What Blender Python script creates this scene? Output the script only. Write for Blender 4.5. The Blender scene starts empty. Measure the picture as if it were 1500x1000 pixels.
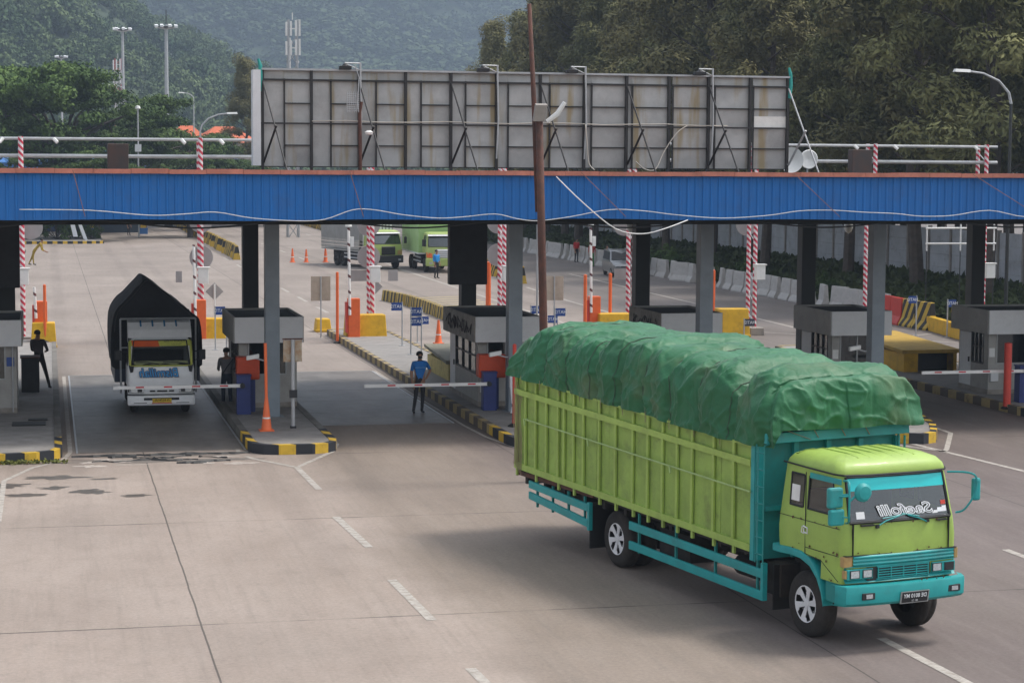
import bpy, math, random
import numpy as np
from mathutils import Vector, Matrix, noise
random.seed(7); np.random.seed(7)
PI = math.pi; R = math.radians
SC = bpy.context.scene; COL = SC.collection

# ------------------------------------------------------------ camera, sky, sun, exposure
cam_d = bpy.data.cameras.new('camera'); cam = bpy.data.objects.new('camera', cam_d); COL.objects.link(cam)
yaw, pitch, roll = R(12.8), R(-4.88), R(0.33)
fw = Vector((math.sin(yaw)*math.cos(pitch), math.cos(yaw)*math.cos(pitch), math.sin(pitch)))
r0 = fw.cross(Vector((0, 0, 1))).normalized(); u0 = r0.cross(fw)
rt = r0*math.cos(roll) + u0*math.sin(roll); up = rt.cross(fw)
cam.matrix_world = Matrix(((rt.x, up.x, -fw.x, 0), (rt.y, up.y, -fw.y, 0), (rt.z, up.z, -fw.z, 7.0), (0, 0, 0, 1)))
cam_d.sensor_width = 36; cam_d.lens = 72; cam_d.clip_start = 0.5; cam_d.clip_end = 20000
SC.camera = cam
W = bpy.data.worlds.new('World'); SC.world = W; W.use_nodes = True
nt = W.node_tree; bg = nt.nodes['Background']
sky = nt.nodes.new('ShaderNodeTexSky'); sky.sky_type = 'NISHITA'; sky.sun_disc = False
sky.sun_elevation = R(60); sky.sun_rotation = R(88); sky.dust_density = 3; sky.air_density = 1
hs = nt.nodes.new('ShaderNodeHueSaturation'); hs.inputs['Saturation'].default_value = 0.30
nt.links.new(sky.outputs[0], hs.inputs['Color']); nt.links.new(hs.outputs[0], bg.inputs[0]); bg.inputs[1].default_value = 0.15
sl = bpy.data.lights.new('sun', 'SUN'); so = bpy.data.objects.new('sun', sl); COL.objects.link(so)
sl.energy = 1.9; sl.angle = R(12); sl.color = (1, 0.95, 0.88)
sd = Vector((0.5, 0.02, 0.866)).normalized(); so.rotation_euler = sd.to_track_quat('Z', 'Y').to_euler(); so.location = (0, 0, 60)
SC.view_settings.view_transform = 'Standard'; SC.view_settings.look = 'None'; SC.view_settings.gamma = 1
SC.view_settings.exposure = 0.88
SC.render.engine = 'CYCLES'
SC.cycles.use_denoising = True
SC.cycles.max_bounces = 6; SC.cycles.transparent_max_bounces = 12

# ------------------------------------------------------------ helpers
def s2l(r, g, b):
    f = lambda c: (c/255/12.92 if c/255 <= .04045 else ((c/255+.055)/1.055)**2.4)
    return (f(r), f(g), f(b))
def tag(o, label=None, cat=None, group=None, kind=None):
    if label: o['label'] = label
    if cat: o['category'] = cat
    if group: o['group'] = group
    if kind: o['kind'] = kind
    return o
def mat(name, c, rough=.6, metal=0., var=.12, scale=3., c2=None, bump=.0, bscale=None, stretch=(1, 1, 1), dirt=0., spec=.5, coat=0.):
    m = bpy.data.materials.new(name); m.use_nodes = True; t = m.node_tree; b = t.nodes['Principled BSDF']
    b.inputs['Roughness'].default_value = rough; b.inputs['Metallic'].default_value = metal
    b.inputs['Specular IOR Level'].default_value = spec
    if coat: b.inputs['Coat Weight'].default_value = coat
    tc = t.nodes.new('ShaderNodeTexCoord'); mp = t.nodes.new('ShaderNodeMapping'); mp.inputs['Scale'].default_value = stretch
    t.links.new(tc.outputs['Object'], mp.inputs[0])
    n = t.nodes.new('ShaderNodeTexNoise'); n.inputs['Scale'].default_value = scale; n.inputs['Detail'].default_value = 7; n.inputs['Roughness'].default_value = .65
    t.links.new(mp.outputs[0], n.inputs[0])
    r = t.nodes.new('ShaderNodeValToRGB'); r.color_ramp.elements[0].position = .32; r.color_ramp.elements[1].position = .68
    lo = c2 if c2 else tuple(x*(1-var) for x in c); hi = c if c2 else tuple(min(1, x*(1+var)) for x in c)
    r.color_ramp.elements[0].color = (*lo, 1); r.color_ramp.elements[1].color = (*hi, 1)
    t.links.new(n.outputs[0], r.inputs[0]); out = r.outputs[0]
    if dirt:
        n2 = t.nodes.new('ShaderNodeTexNoise'); n2.inputs['Scale'].default_value = scale*.37+.9; n2.inputs['Detail'].default_value = 10; n2.inputs['Roughness'].default_value = .75
        t.links.new(tc.outputs['Object'], n2.inputs[0])
        r2 = t.nodes.new('ShaderNodeValToRGB'); r2.color_ramp.elements[0].position = .5; r2.color_ramp.elements[1].position = .75
        r2.color_ramp.elements[1].color = (dirt, dirt, dirt, 1); t.links.new(n2.outputs[0], r2.inputs[0])
        mx = t.nodes.new('ShaderNodeMixRGB'); mx.inputs[2].default_value = (.07, .05, .035, 1)
        t.links.new(r2.outputs[0], mx.inputs[0]); t.links.new(out, mx.inputs[1]); out = mx.outputs[0]
    t.links.new(out, b.inputs['Base Color'])
    if bump:
        n3 = t.nodes.new('ShaderNodeTexNoise'); n3.inputs['Scale'].default_value = bscale or scale*6; n3.inputs['Detail'].default_value = 6
        t.links.new(mp.outputs[0], n3.inputs[0])
        bp = t.nodes.new('ShaderNodeBump'); bp.inputs['Strength'].default_value = bump; bp.inputs['Distance'].default_value = .03
        t.links.new(n3.outputs[0], bp.inputs['Height']); t.links.new(bp.outputs[0], b.inputs['Normal'])
    return m
def emis(m, s):
    b = m.node_tree.nodes['Principled BSDF']; b.inputs['Emission Color'].default_value = (1, .2, .1, 1); b.inputs['Emission Strength'].default_value = s
    return m
def glass(name, tint=(.8, .85, .85), mixf=.25, rough=.03):
    m = bpy.data.materials.new(name); m.use_nodes = True; t = m.node_tree
    for n in list(t.nodes): t.nodes.remove(n)
    o = t.nodes.new('ShaderNodeOutputMaterial'); a = t.nodes.new('ShaderNodeBsdfTransparent'); a.inputs[0].default_value = (*tint, 1)
    g = t.nodes.new('ShaderNodeBsdfGlossy'); g.inputs['Roughness'].default_value = rough; g.inputs[0].default_value = (.8, .85, .87, 1)
    f = t.nodes.new('ShaderNodeFresnel'); f.inputs[0].default_value = 1.5
    ad = t.nodes.new('ShaderNodeMath'); ad.operation = 'ADD'; ad.inputs[1].default_value = mixf; ad.use_clamp = True
    mx = t.nodes.new('ShaderNodeMixShader'); t.links.new(f.outputs[0], ad.inputs[0]); t.links.new(ad.outputs[0], mx.inputs[0])
    t.links.new(a.outputs[0], mx.inputs[1]); t.links.new(g.outputs[0], mx.inputs[2]); t.links.new(mx.outputs[0], o.inputs[0])
    return m
def stripes(name, ca, cb, period, ax=(0, 0, 1), duty=.5, rough=.6, dirt=.3):
    """painted bands: a real painted pattern along a direction in object space"""
    m = mat(name, ca, rough, var=.1, dirt=dirt); t = m.node_tree; b = t.nodes['Principled BSDF']
    src = b.inputs['Base Color'].links[0].from_socket
    tc = t.nodes.new('ShaderNodeTexCoord'); d = t.nodes.new('ShaderNodeVectorMath'); d.operation = 'DOT_PRODUCT'; d.inputs[1].default_value = ax
    t.links.new(tc.outputs['Object'], d.inputs[0])
    dv = t.nodes.new('ShaderNodeMath'); dv.operation = 'DIVIDE'; dv.inputs[1].default_value = period; t.links.new(d.outputs['Value'], dv.inputs[0])
    fr = t.nodes.new('ShaderNodeMath'); fr.operation = 'FRACT'; t.links.new(dv.outputs[0], fr.inputs[0])
    gt = t.nodes.new('ShaderNodeMath'); gt.operation = 'GREATER_THAN'; gt.inputs[1].default_value = duty; t.links.new(fr.outputs[0], gt.inputs[0])
    mx = t.nodes.new('ShaderNodeMixRGB'); mx.inputs[2].default_value = (*cb, 1)
    t.links.new(gt.outputs[0], mx.inputs[0]); t.links.new(src, mx.inputs[1]); t.links.new(mx.outputs[0], b.inputs['Base Color'])
    return m

class MB:
    def __init__(s): s.v = []; s.f = []; s.m = []
    def add(s, vs, fs, m=0):
        n = len(s.v); s.v += [tuple(v) for v in vs]; s.f += [tuple(i+n for i in f) for f in fs]; s.m += [m]*len(fs); return s
    def hexa(s, p, m=0): return s.add(p, [(0, 3, 2, 1), (4, 5, 6, 7), (0, 1, 5, 4), (1, 2, 6, 5), (2, 3, 7, 6), (3, 0, 4, 7)], m)
    def box(s, x0, x1, y0, y1, z0, z1, m=0):
        return s.hexa([(x0, y0, z0), (x1, y0, z0), (x1, y1, z0), (x0, y1, z0), (x0, y0, z1), (x1, y0, z1), (x1, y1, z1), (x0, y1, z1)], m)
    def tube(s, pts, r, n=8, m=0, cap=True):
        pts = [Vector(p) for p in pts]; rs = r if isinstance(r, (list, tuple)) else [r]*len(pts); base = len(s.v); prev = None
        for i, p in enumerate(pts):
            d = (pts[min(i+1, len(pts)-1)] - pts[max(i-1, 0)]).normalized()
            a = Vector((0, 0, 1)) if abs(d.z) < .9 else Vector((1, 0, 0))
            u = d.cross(a).normalized() if prev is None else (prev - d*prev.dot(d)).normalized()
            prev = u; w = d.cross(u)
            for k in range(n):
                t = 2*PI*k/n; s.v.append(tuple(p + (u*math.cos(t) + w*math.sin(t))*rs[i]))
        for i in range(len(pts)-1):
            for k in range(n):
                s.f.append((base+i*n+k, base+i*n+(k+1) % n, base+(i+1)*n+(k+1) % n, base+(i+1)*n+k)); s.m.append(m)
        if cap:
            s.f.append(tuple(base+k for k in range(n))[::-1]); s.m.append(m)
            s.f.append(tuple(base+(len(pts)-1)*n+k for k in range(n))); s.m.append(m)
        return s
    def prism(s, poly, z0, z1, m=0, mtop=None):
        n = len(poly); s.add([(x, y, z0) for x, y in poly] + [(x, y, z1) for x, y in poly], [(i, (i+1) % n, n+(i+1) % n, n+i) for i in range(n)] + [tuple(range(n))[::-1]], m)
        s.f.append(tuple(len(s.v)-n+i for i in range(n))); s.m.append(m if mtop is None else mtop); return s
    def lathe(s, prof, c=(0, 0, 0), ax='z', n=24, m=0, cap=True):
        base = len(s.v)
        for r, h in prof:
            for k in range(n):
                t = 2*PI*k/n; a, b = r*math.cos(t), r*math.sin(t)
                s.v.append({'z': (c[0]+a, c[1]+b, c[2]+h), 'y': (c[0]+a, c[1]+h, c[2]+b), 'x': (c[0]+h, c[1]+a, c[2]+b)}[ax])
        for i in range(len(prof)-1):
            for k in range(n): s.f.append((base+i*n+k, base+i*n+(k+1) % n, base+(i+1)*n+(k+1) % n, base+(i+1)*n+k)); s.m.append(m)
        for i in (0, len(prof)-1):
            if prof[i][0] > 1e-4 and cap: s.f.append(tuple(base+i*n+k for k in range(n))); s.m.append(m)
        return s
    def grid(s, P, m=0, closed=False):
        base = len(s.v); nr = len(P); nc = len(P[0])
        for row in P: s.v += [tuple(p) for p in row]
        for i in range(nr-1):
            for j in range(nc if closed else nc-1):
                j2 = (j+1) % nc; s.f.append((base+i*nc+j, base+i*nc+j2, base+(i+1)*nc+j2, base+(i+1)*nc+j)); s.m.append(m)
        return s
    SPLIT = {'frame_batten', 'tank', 'mudflap', 'frame_rung', 'rope', 'ladder', 'clamp', 'hanger', 'bracket', 'wiper', 'roof_rib'}
    def build(s, name, mats, parent=None, smooth=False, bev=0, loc=None, rz=None, fix=True):
        if name in MB.SPLIT and parent is not None:
            # every separate piece becomes a part of its own
            pr = list(range(len(s.v)))
            def fd(a):
                while pr[a] != a: pr[a] = pr[pr[a]]; a = pr[a]
                return a
            for f in s.f:
                for q in f[1:]: pr[fd(q)] = fd(f[0])
            roots = {}
            for i, f in enumerate(s.f): roots.setdefault(fd(f[0]), []).append(i)
            if len(roots) > 1:
                o = None
                for fs in roots.values():
                    used = sorted({q for i in fs for q in s.f[i]}); mp_ = {u: n for n, u in enumerate(used)}; c = MB()
                    c.v = [s.v[u] for u in used]; c.f = [tuple(mp_[q] for q in s.f[i]) for i in fs]; c.m = [s.m[i] for i in fs]
                    o = c.build(name, mats, parent, smooth, bev, loc, rz, fix)
                return o
        me = bpy.data.meshes.new(name); me.from_pydata(s.v, [], s.f); me.update()
        if not isinstance(mats, (list, tuple)): mats = [mats]
        for m in mats: me.materials.append(m)
        me.polygons.foreach_set('material_index', s.m)
        if fix and len(s.f) < 60000:
            import bmesh
            bm = bmesh.new(); bm.from_mesh(me); bmesh.ops.recalc_face_normals(bm, faces=bm.faces); bm.to_mesh(me); bm.free()
        if smooth:
            me.polygons.foreach_set('use_smooth', [True]*len(me.polygons))
            if smooth != 'all': me.set_sharp_from_angle(angle=R(38))
        o = bpy.data.objects.new(name, me); COL.objects.link(o)
        if parent: o.parent = parent
        if loc: o.location = loc
        if rz: o.rotation_euler.z = rz
        if bev:
            b = o.modifiers.new('bevel', 'BEVEL'); b.width = bev; b.segments = 2; b.limit_method = 'ANGLE'; b.angle_limit = R(40)
        return o
def empty(name, loc, rz=0, label=None, cat=None, group=None):
    o = bpy.data.objects.new(name, None); COL.objects.link(o); o.location = loc; o.rotation_euler.z = rz; o.empty_display_size = .3
    return tag(o, label, cat, group)
def dup(o, loc=None, rz=None, label=None, parent=None):
    c = o.copy(); COL.objects.link(c)
    if parent: c.parent = parent
    for ch in [q for q in ALLCH(o)]: dup(ch, parent=c)
    if loc is not None: c.location = loc
    if rz is not None: c.rotation_euler.z = rz
    if label: c['label'] = label
    return c
def ALLCH(o): return [q for q in COL.objects if q.parent == o]
def text(name, body, m, size, parent, M, mirror=True, ext=.002, shear=0., off=0., sx=1., bold=0):
    cu = bpy.data.curves.new(name, 'FONT'); cu.body = body; cu.size = size; cu.extrude = ext; cu.shear = shear; cu.offset = off; cu.align_x = 'CENTER'; cu.align_y = 'CENTER'; cu.resolution_u = 3
    t = bpy.data.objects.new(name, cu); COL.objects.link(t); bpy.context.view_layer.update()
    me = bpy.data.meshes.new_from_object(t.evaluated_get(bpy.context.evaluated_depsgraph_get())); bpy.data.objects.remove(t)
    me.name = name; me.transform(Matrix.Diagonal((-sx if mirror else sx, 1, 1, 1))); me.transform(M)
    me.materials.clear(); me.materials.append(m)
    o = bpy.data.objects.new(name, me); COL.objects.link(o); o.parent = parent
    return o
def frame(o, xa, ya):
    xa = Vector(xa).normalized(); ya = Vector(ya).normalized(); za = xa.cross(ya)
    return Matrix(((xa.x, ya.x, za.x, o[0]), (xa.y, ya.y, za.y, o[1]), (xa.z, ya.z, za.z, o[2]), (0, 0, 0, 1)))

# ------------------------------------------------------------ materials
M = {}
M['conc'] = mat('pale concrete', (.30, .275, .25), .85, var=.15, scale=2, bump=.2, dirt=.4)
M['kerbtop'] = mat('island concrete', (.25, .235, .22), .85, var=.18, scale=1.5, bump=.3, dirt=.5)
M['yel'] = mat('yellow paint', (.62, .36, .012), .6, var=.12, scale=3, dirt=.45)
M['yelpale'] = mat('faded yellow paint', (.50, .40, .13), .7, var=.2, scale=4, dirt=.5)
M['blk'] = mat('black paint', (.016, .016, .018), .6, var=.3, scale=4)
M['orange'] = mat('orange plastic', (.72, .13, .03), .5, var=.1)
M['orred'] = mat('orange red paint', (.55, .06, .012), .5, var=.12)
M['redpost'] = mat('red plastic', (.55, .05, .03), .5)
M['white'] = mat('white paint', (.72, .72, .70), .45, var=.06, dirt=.2)
M['wline'] = mat('worn white road paint', (.46, .43, .385), .8, var=.2, scale=7, c2=(.28, .245, .215), dirt=.8)
M['yline'] = mat('worn yellow road paint', (.45, .36, .18), .75, var=.2, scale=6, dirt=.7)
M['galv'] = mat('galvanised steel', (.40, .41, .42), .5, metal=.3, var=.12)
M['dkst'] = mat('dark painted steel', (.020, .018, .018), .5, var=.2)
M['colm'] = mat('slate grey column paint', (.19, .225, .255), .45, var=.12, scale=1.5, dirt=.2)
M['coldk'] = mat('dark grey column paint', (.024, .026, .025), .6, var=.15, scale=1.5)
M['navy'] = mat('navy paint', (.02, .035, .16), .45, var=.12)
M['signblue'] = mat('sign blue', (.015, .06, .26), .4, var=.08)
M['signwhite'] = mat('sign white', (.75, .78, .8), .5, var=.03)
M['fascia'] = mat('blue corrugated sheet', (.003, .125, .40), .6, var=.10, scale=.8, stretch=(6, 1, .3), dirt=.26)
M['coping'] = mat('faded pink coping', (.46, .17, .12), .8, var=.2, scale=2, dirt=.4)
M['roofdk'] = mat('dark roof', (.017, .018, .017), .9, var=.25, scale=2)
M['boothw'] = mat('booth grey wall', (.33, .32, .30), .6, var=.12, scale=1.2, dirt=.4)
M['boothp'] = mat('booth pale panel', (.66, .67, .68), .5, var=.06, scale=1.5, dirt=.18)
M['boothd'] = mat('booth stained side panel', (.27, .245, .215), .75, var=.2, scale=2, dirt=.7)
M['alu'] = mat('aluminium frame', (.35, .36, .36), .4, metal=.4, var=.08)
M['rust'] = mat('rusty brown pole', (.115, .042, .026), .8, c2=(.05, .026, .020), scale=5, bump=.3)
M['rub'] = mat('tyre rubber', (.028, .024, .021), .9, var=.35, bump=.4, bscale=30, dirt=.6)
M['blkrub'] = mat('black rubber', (.012, .012, .012), .6)
M['skin'] = mat('skin', (.30, .16, .10), .6, var=.08)
M['hair'] = mat('black hair', (.01, .009, .008), .7)
M['glass'] = glass('clear glass')
M['glassd'] = glass('tinted glass', (.25, .28, .28), .10)
M['boothglass'] = glass('booth window glass', (.34, .37, .37), .05, .06)
M['tire'] = M['rub']
M['leafd'] = mat('dark green leaves', (.030, .060, .014), .7, c2=(.012, .030, .008), scale=.35, spec=.2)
M['bark'] = mat('bark', (.07, .055, .045), .9, var=.3, scale=4, bump=.5)
M['rw'] = stripes('red and white wrap', (.70, .66, .66), (.50, .02, .05), .25, (1.0, 0, 1), .5, .55, .25)
M['kerb'] = stripes('yellow kerb bands', (.60, .38, .03), (.02, .022, .028), 1.3, (1.45, 1, 0), .45, .7, .75)
M['kerbworn'] = stripes('worn brownish kerb bands', (.36, .27, .12), (.10, .08, .06), 1.15, (0, 1, 0), .5, .8, .9)
M['kerbgrey'] = mat('bare grimy kerb', (.15, .14, .125), .85, var=.3, scale=1.2, dirt=.8, bump=.3)
M['yb'] = stripes('yellow and black bands', (.42, .29, .06), (.025, .024, .022), .55, (0, 1, 0), .5, .75, .6)
M['ybx'] = stripes('yellow and black chevrons', (.50, .33, .04), (.025, .024, .022), .6, (0, 1, .6), .5, .75, .55)
M['barr'] = mat('barrier concrete', (.42, .40, .38), .85, var=.15, scale=1.6, bump=.3, dirt=.7)

def ground_mat():
    m = bpy.data.materials.new('concrete road slabs'); m.use_nodes = True; t = m.node_tree; b = t.nodes['Principled BSDF']; N = t.nodes.new; L = t.links.new
    tc = N('ShaderNodeTexCoord'); sp = N('ShaderNodeSeparateXYZ'); L(tc.outputs['Object'], sp.inputs[0])
    def noise_(scale, det, st=(1, 1, 1), rough=.6, rot=0):
        mp = N('ShaderNodeMapping'); mp.inputs['Scale'].default_value = st; mp.inputs['Rotation'].default_value = (0, 0, rot); L(tc.outputs['Object'], mp.inputs[0])
        n = N('ShaderNodeTexNoise'); n.inputs['Scale'].default_value = scale; n.inputs['Detail'].default_value = det; n.inputs['Roughness'].default_value = rough
        L(mp.outputs[0], n.inputs[0]); return n.outputs[0]
    def ramp(s, a, b_, ca=(0, 0, 0), cb=(1, 1, 1)):
        r = N('ShaderNodeValToRGB'); r.color_ramp.elements[0].position = a; r.color_ramp.elements[1].position = b_
        r.color_ramp.elements[0].color = (*ca, 1); r.color_ramp.elements[1].color = (*cb, 1); L(s, r.inputs[0]); return r.outputs[0]
    def mr(s, a, b_, c=0., d=1.):
        n = N('ShaderNodeMapRange'); n.interpolation_type = 'SMOOTHSTEP'; n.inputs[1].default_value = a; n.inputs[2].default_value = b_; n.inputs[3].default_value = c; n.inputs[4].default_value = d; L(s, n.inputs[0]); return n.outputs[0]
    def math_(op, a, b_=None):
        n = N('ShaderNodeMath'); n.operation = op
        for i, q in enumerate((a, b_)):
            if q is None: continue
            if isinstance(q, (int, float)): n.inputs[i].default_value = q
            else: L(q, n.inputs[i])
        return n.outputs[0]
    def mix(f, a, b_, mode='MIX'):
        n = N('ShaderNodeMixRGB'); n.blend_type = mode
        for i, q in ((0, f), (1, a), (2, b_)):
            if isinstance(q, (int, float)): n.inputs[i].default_value = q
            elif isinstance(q, tuple): n.inputs[i].default_value = (*q, 1)
            else: L(q, n.inputs[i])
        return n.outputs[0]
    X, Y = sp.outputs[0], sp.outputs[1]
    wob = math_('MULTIPLY', math_('SUBTRACT', noise_(.25, 4), .5), 2.5)
    Xw = math_('ADD', X, wob); Yw = math_('ADD', Y, wob)
    conc = ramp(noise_(.35, 8, (1, .5, 1), .65), .3, .7, (.30, .242, .203), (.388, .322, .278))
    tan = ramp(noise_(.5, 8, (1, .4, 1)), .3, .7, (.222, .178, .145), (.292, .238, .196))
    asp = ramp(noise_(.4, 8, (1, .35, 1)), .3, .7, (.130, .102, .094), (.195, .160, .148))
    c = mix(mr(Xw, 5.4, 6.8), conc, tan)
    c = mix(math_('MULTIPLY', mr(Xw, 9.2, 11.4), mr(Yw, 62, 54)), c, asp)
    # fields beyond the plaza: mid grey, darker on the right-hand roads
    far = ramp(noise_(.3, 8, (1, .5, 1)), .3, .7, (.27, .225, .195), (.345, .293, .258))
    farr = ramp(noise_(.3, 8, (1, .5, 1)), .3, .7, (.155, .135, .125), (.215, .19, .178))
    fc = mix(mr(math_('SUBTRACT', Xw, math_('MULTIPLY', Y, .04)), 20, 25), far, farr)
    c = mix(mr(Y, 68.5, 69.5), c, fc)
    # oil and tyre darkening along lane centres before and under the booths
    lane = math_('ABSOLUTE', math_('SUBTRACT', math_('FRACT', math_('DIVIDE', math_('ADD', X, 3.7), 6.4)), .5))
    oil = math_('MULTIPLY', mr(lane, .30, .05), math_('MULTIPLY', mr(Yw, 47, 53), mr(Yw, 84, 68)))
    oil = math_('MULTIPLY', oil, ramp(noise_(.7, 6, (1, .3, 1)), .3, .6, (.35, .35, .35), (1, 1, 1)))
    c = mix(math_('MULTIPLY', oil, .65), c, (.075, .068, .062))
    # fine streaks left by tyres, sweeping across the apron
    st = ramp(noise_(1.3, 6, (3.2, .35, 1), .7, R(-28)), .45, .7)
    c = mix(math_('MULTIPLY', st, .10), c, (.46, .41, .37))
    big = ramp(noise_(.12, 7, (1, .8, 1), .6), .40, .62); c = mix(math_('MULTIPLY', big, .30), c, (.15, .125, .105))
    sm = ramp(noise_(2.2, 10, (1, .7, 1), .75), .50, .70); c = mix(math_('MULTIPLY', sm, .28), c, (.17, .145, .125))
    trk = math_('MULTIPLY', mr(math_('ABSOLUTE', math_('SUBTRACT', lane, .16)), .07, .02), mr(Yw, 26, 50)); trk = math_('MULTIPLY', trk, ramp(noise_(.6, 5, (1, .2, 1)), .35, .65)); c = mix(math_('MULTIPLY', trk, .30), c, (.12, .10, .088))
    dots = ramp(noise_(5.5, 4, (1, 1, 1), .9), .70, .76); c = mix(math_('MULTIPLY', dots, .5), c, (.07, .06, .055))
    st2 = ramp(noise_(1.7, 6, (3.5, .12, 1), .7, R(4)), .50, .70)
    c = mix(math_('MULTIPLY', st2, .20), c, (.13, .115, .10))
    fine = ramp(noise_(14, 8, (1, 1, 1), .8), .3, .75, (.74, .74, .74), (1.13, 1.13, 1.13))
    c = mix(1., c, fine, 'MULTIPLY')
    # stains / drips
    sp2 = ramp(noise_(1.1, 9, (1, 1, 1), .8), .60, .72)
    c = mix(math_('MULTIPLY', sp2, .35), c, (.10, .09, .08))
    # joints
    jw = math_('MULTIPLY', math_('SUBTRACT', noise_(.5, 3), .5), .05)
    def joint(coord, off, period, w):
        q = math_('FRACT', math_('DIVIDE', math_('ADD', math_('ADD', coord, jw), off), period))
        return math_('LESS_THAN', math_('ABSOLUTE', math_('SUBTRACT', q, .5)), w/period)
    J = math_('MULTIPLY', joint(X, 4.4-2.22, 8.8, .015), .75)
    J2 = math_('MULTIPLY', joint(Y, 4.55-31.1, 9.1, .03), ramp(noise_(.5, 3), .42, .6, (.15, .15, .15), (.75, .75, .75)))
    J = math_('MAXIMUM', J, J2); c = mix(J, c, (.045, .04, .036))
    L(c, b.inputs['Base Color'])
    wet = math_('MAXIMUM', math_('MULTIPLY', oil, .6), math_('MULTIPLY', math_('MULTIPLY', mr(Xw, 13, 22), mr(Yw, 70, 50)), .5))
    L(mr(wet, 0, 1, .82, .45), b.inputs['Roughness']); b.inputs['Specular IOR Level'].default_value = .35
    bp = N('ShaderNodeBump'); bp.inputs['Strength'].default_value = .25; bp.inputs['Distance'].default_value = .01; L(noise_(25, 6), bp.inputs['Height']); L(bp.outputs[0], b.inputs['Normal'])
    return m
# ------------------------------------------------------------ the setting
g = MB(); g.add([(-2500, -40, 0), (2500, -40, 0), (2500, 5200, 0), (-2500, 5200, 0)], [(0, 1, 2, 3)])
tag(g.build('ground', ground_mat()), kind='structure')
vm = mat('dark verge soil and grass', (.045, .05, .025), .95, c2=(.02, .022, .014), scale=1.2, bump=.6)
v = MB(); P = []
for j in range(120):
    y = 70 + j*2.2
    P.append([(38.95, y, .012), (41, y, .25+.15*noise.noise((1, y*.4, 0))), (44, y, .55+.2*noise.noise((3, y*.4, 0))), (48.2, y, .85), (49.2, y, .86), (75, y, .9)])
v.grid(P); tag(v.build('verge', vm, smooth='all'), kind='structure')
# weighbridge decks let into the lanes
dk = mat('stained weighbridge deck', (.20, .18, .16), .5, c2=(.10, .088, .076), scale=1.1, stretch=(1, .45, 1), dirt=.75, bump=.2)
for i, (x0, x1, y0, y1, lab) in enumerate([(.62, 4.72, 50.4, 69, 'dark weighbridge deck under the white truck in the left lane'), (7.1, 10.8, 54.6, 69, 'dark weighbridge deck in the empty lane where the man in blue stands')]):
    r = empty('weighbridge_deck', (0, 0, 0), 0, lab, 'weighbridge', 'weighbridge decks in the lanes')
    b = MB(); n = 5
    for k in range(n): b.box(x0+.05, x1-.05, y0+(y1-y0)*k/n+.012, y0+(y1-y0)*(k+1)/n-.012, -.02, .012)
    b.build('plate', dk, r)
    e = MB(); e.box(x0, x0+.045, y0, y1, -.02, .017); e.box(x1-.045, x1, y0, y1, -.02, .017); e.box(x0+.05, x1-.05, y1+.003, y1+.05, -.02, .017); e.build('edge_angle', M['galv'], r)
# road markings
def strip(pts, w, m, name='lane_marking', z=.006):
    b = MB(); pts = [Vector((p[0], p[1], 0)) for p in pts]; Lp = []; Rp = []
    for i, p in enumerate(pts):
        d0 = (pts[i]-pts[i-1]).normalized() if i else (pts[1]-pts[0]).normalized()
        d1 = (pts[i+1]-pts[i]).normalized() if i < len(pts)-1 else d0
        nn = Vector((-(d0+d1).y, (d0+d1).x, 0)).normalized(); k = 1/max(.5, nn.dot(Vector((-d0.y, d0.x, 0))))
        Lp.append(p+nn*w/2*k+Vector((0, 0, z))); Rp.append(p-nn*w/2*k+Vector((0, 0, z)))
    b.grid([Lp, Rp]); return tag(b.build(name, m), kind='structure')
dash = [((5.56, 40.3), (5.71, 36.9)), ((5.63, 33.9), (5.73, 30.7)), ((5.70, 27.6), (5.85, 24.2)), ((12.1, 28.2), (12.25, 24.0)), ((17.2, 34.45), (17.3, 31.0)), ((21.5, 48.4), (22.3, 42.0))]
for a, b_ in dash: strip([a, b_], .16, M['wline'])
strip([(5.6, 47.1), (5.68, 43.8)], .15, M['wline'], z=.0065)
strip([(4.6, 49.2), (4.76, 48.7), (5.6, 47.15), (6.75, 49.6), (7.05, 50.9), (7.12, 53.5)], .13, M['wline'])
strip([(4.86, 69), (4.6, 52.0), (4.5, 49.9)], .10, M['wline'], z=.0075)
strip([(10.86, 69), (10.95, 54.0), (11.05, 51.6), (11.35, 49.6), (12.0, 48.6), (13.6, 48.2)], .10, M['wline'])
strip([(.48, 69), (.48, 50.6), (.3, 49.3), (-.4, 48.2), (-1.0, 46.3), (-1.0, 41)], .11, M['wline'])
strip([(20.6, 49.1), (21.7, 46.9), (21.95, 47.3), (23.4, 50.2), (23.5, 52.5)], .13, M['wline'])
for i, (x, ys) in enumerate([(13.0, (97, 105, 113, 121, 131, 141, 152)), (18.7, (140, 152, 165, 180)), (25.8, (175, 190, 205, 222))]):
    for y in ys: strip([(x, y), (x+.02, y+4)], .18, M['wline'])
strip([(22.6, 88), (23.1, 118), (23.4, 137), (24.5, 160)], .22, M['wline'])
strip([(26.2, 82), (26.6, 104), (27.2, 116)], .2, M['wline']); strip([(31.5, 68), (32.6, 100), (33.4, 130)], .2, M['wline'])
strip([(28.6, 84), (33.2, 79), (36.6, 76)], .18, M['wline']); strip([(34.0, 74), (36.5, 70.5)], .18, M['wline']); strip([(33.1, 78.2), (36.8, 81)], .15, M['wline'])
for k in range(13): strip([(19.1, 88+k*1.6), (22.2, 89.2+k*1.6)], .35, M['yline'], z=.0055)
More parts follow.
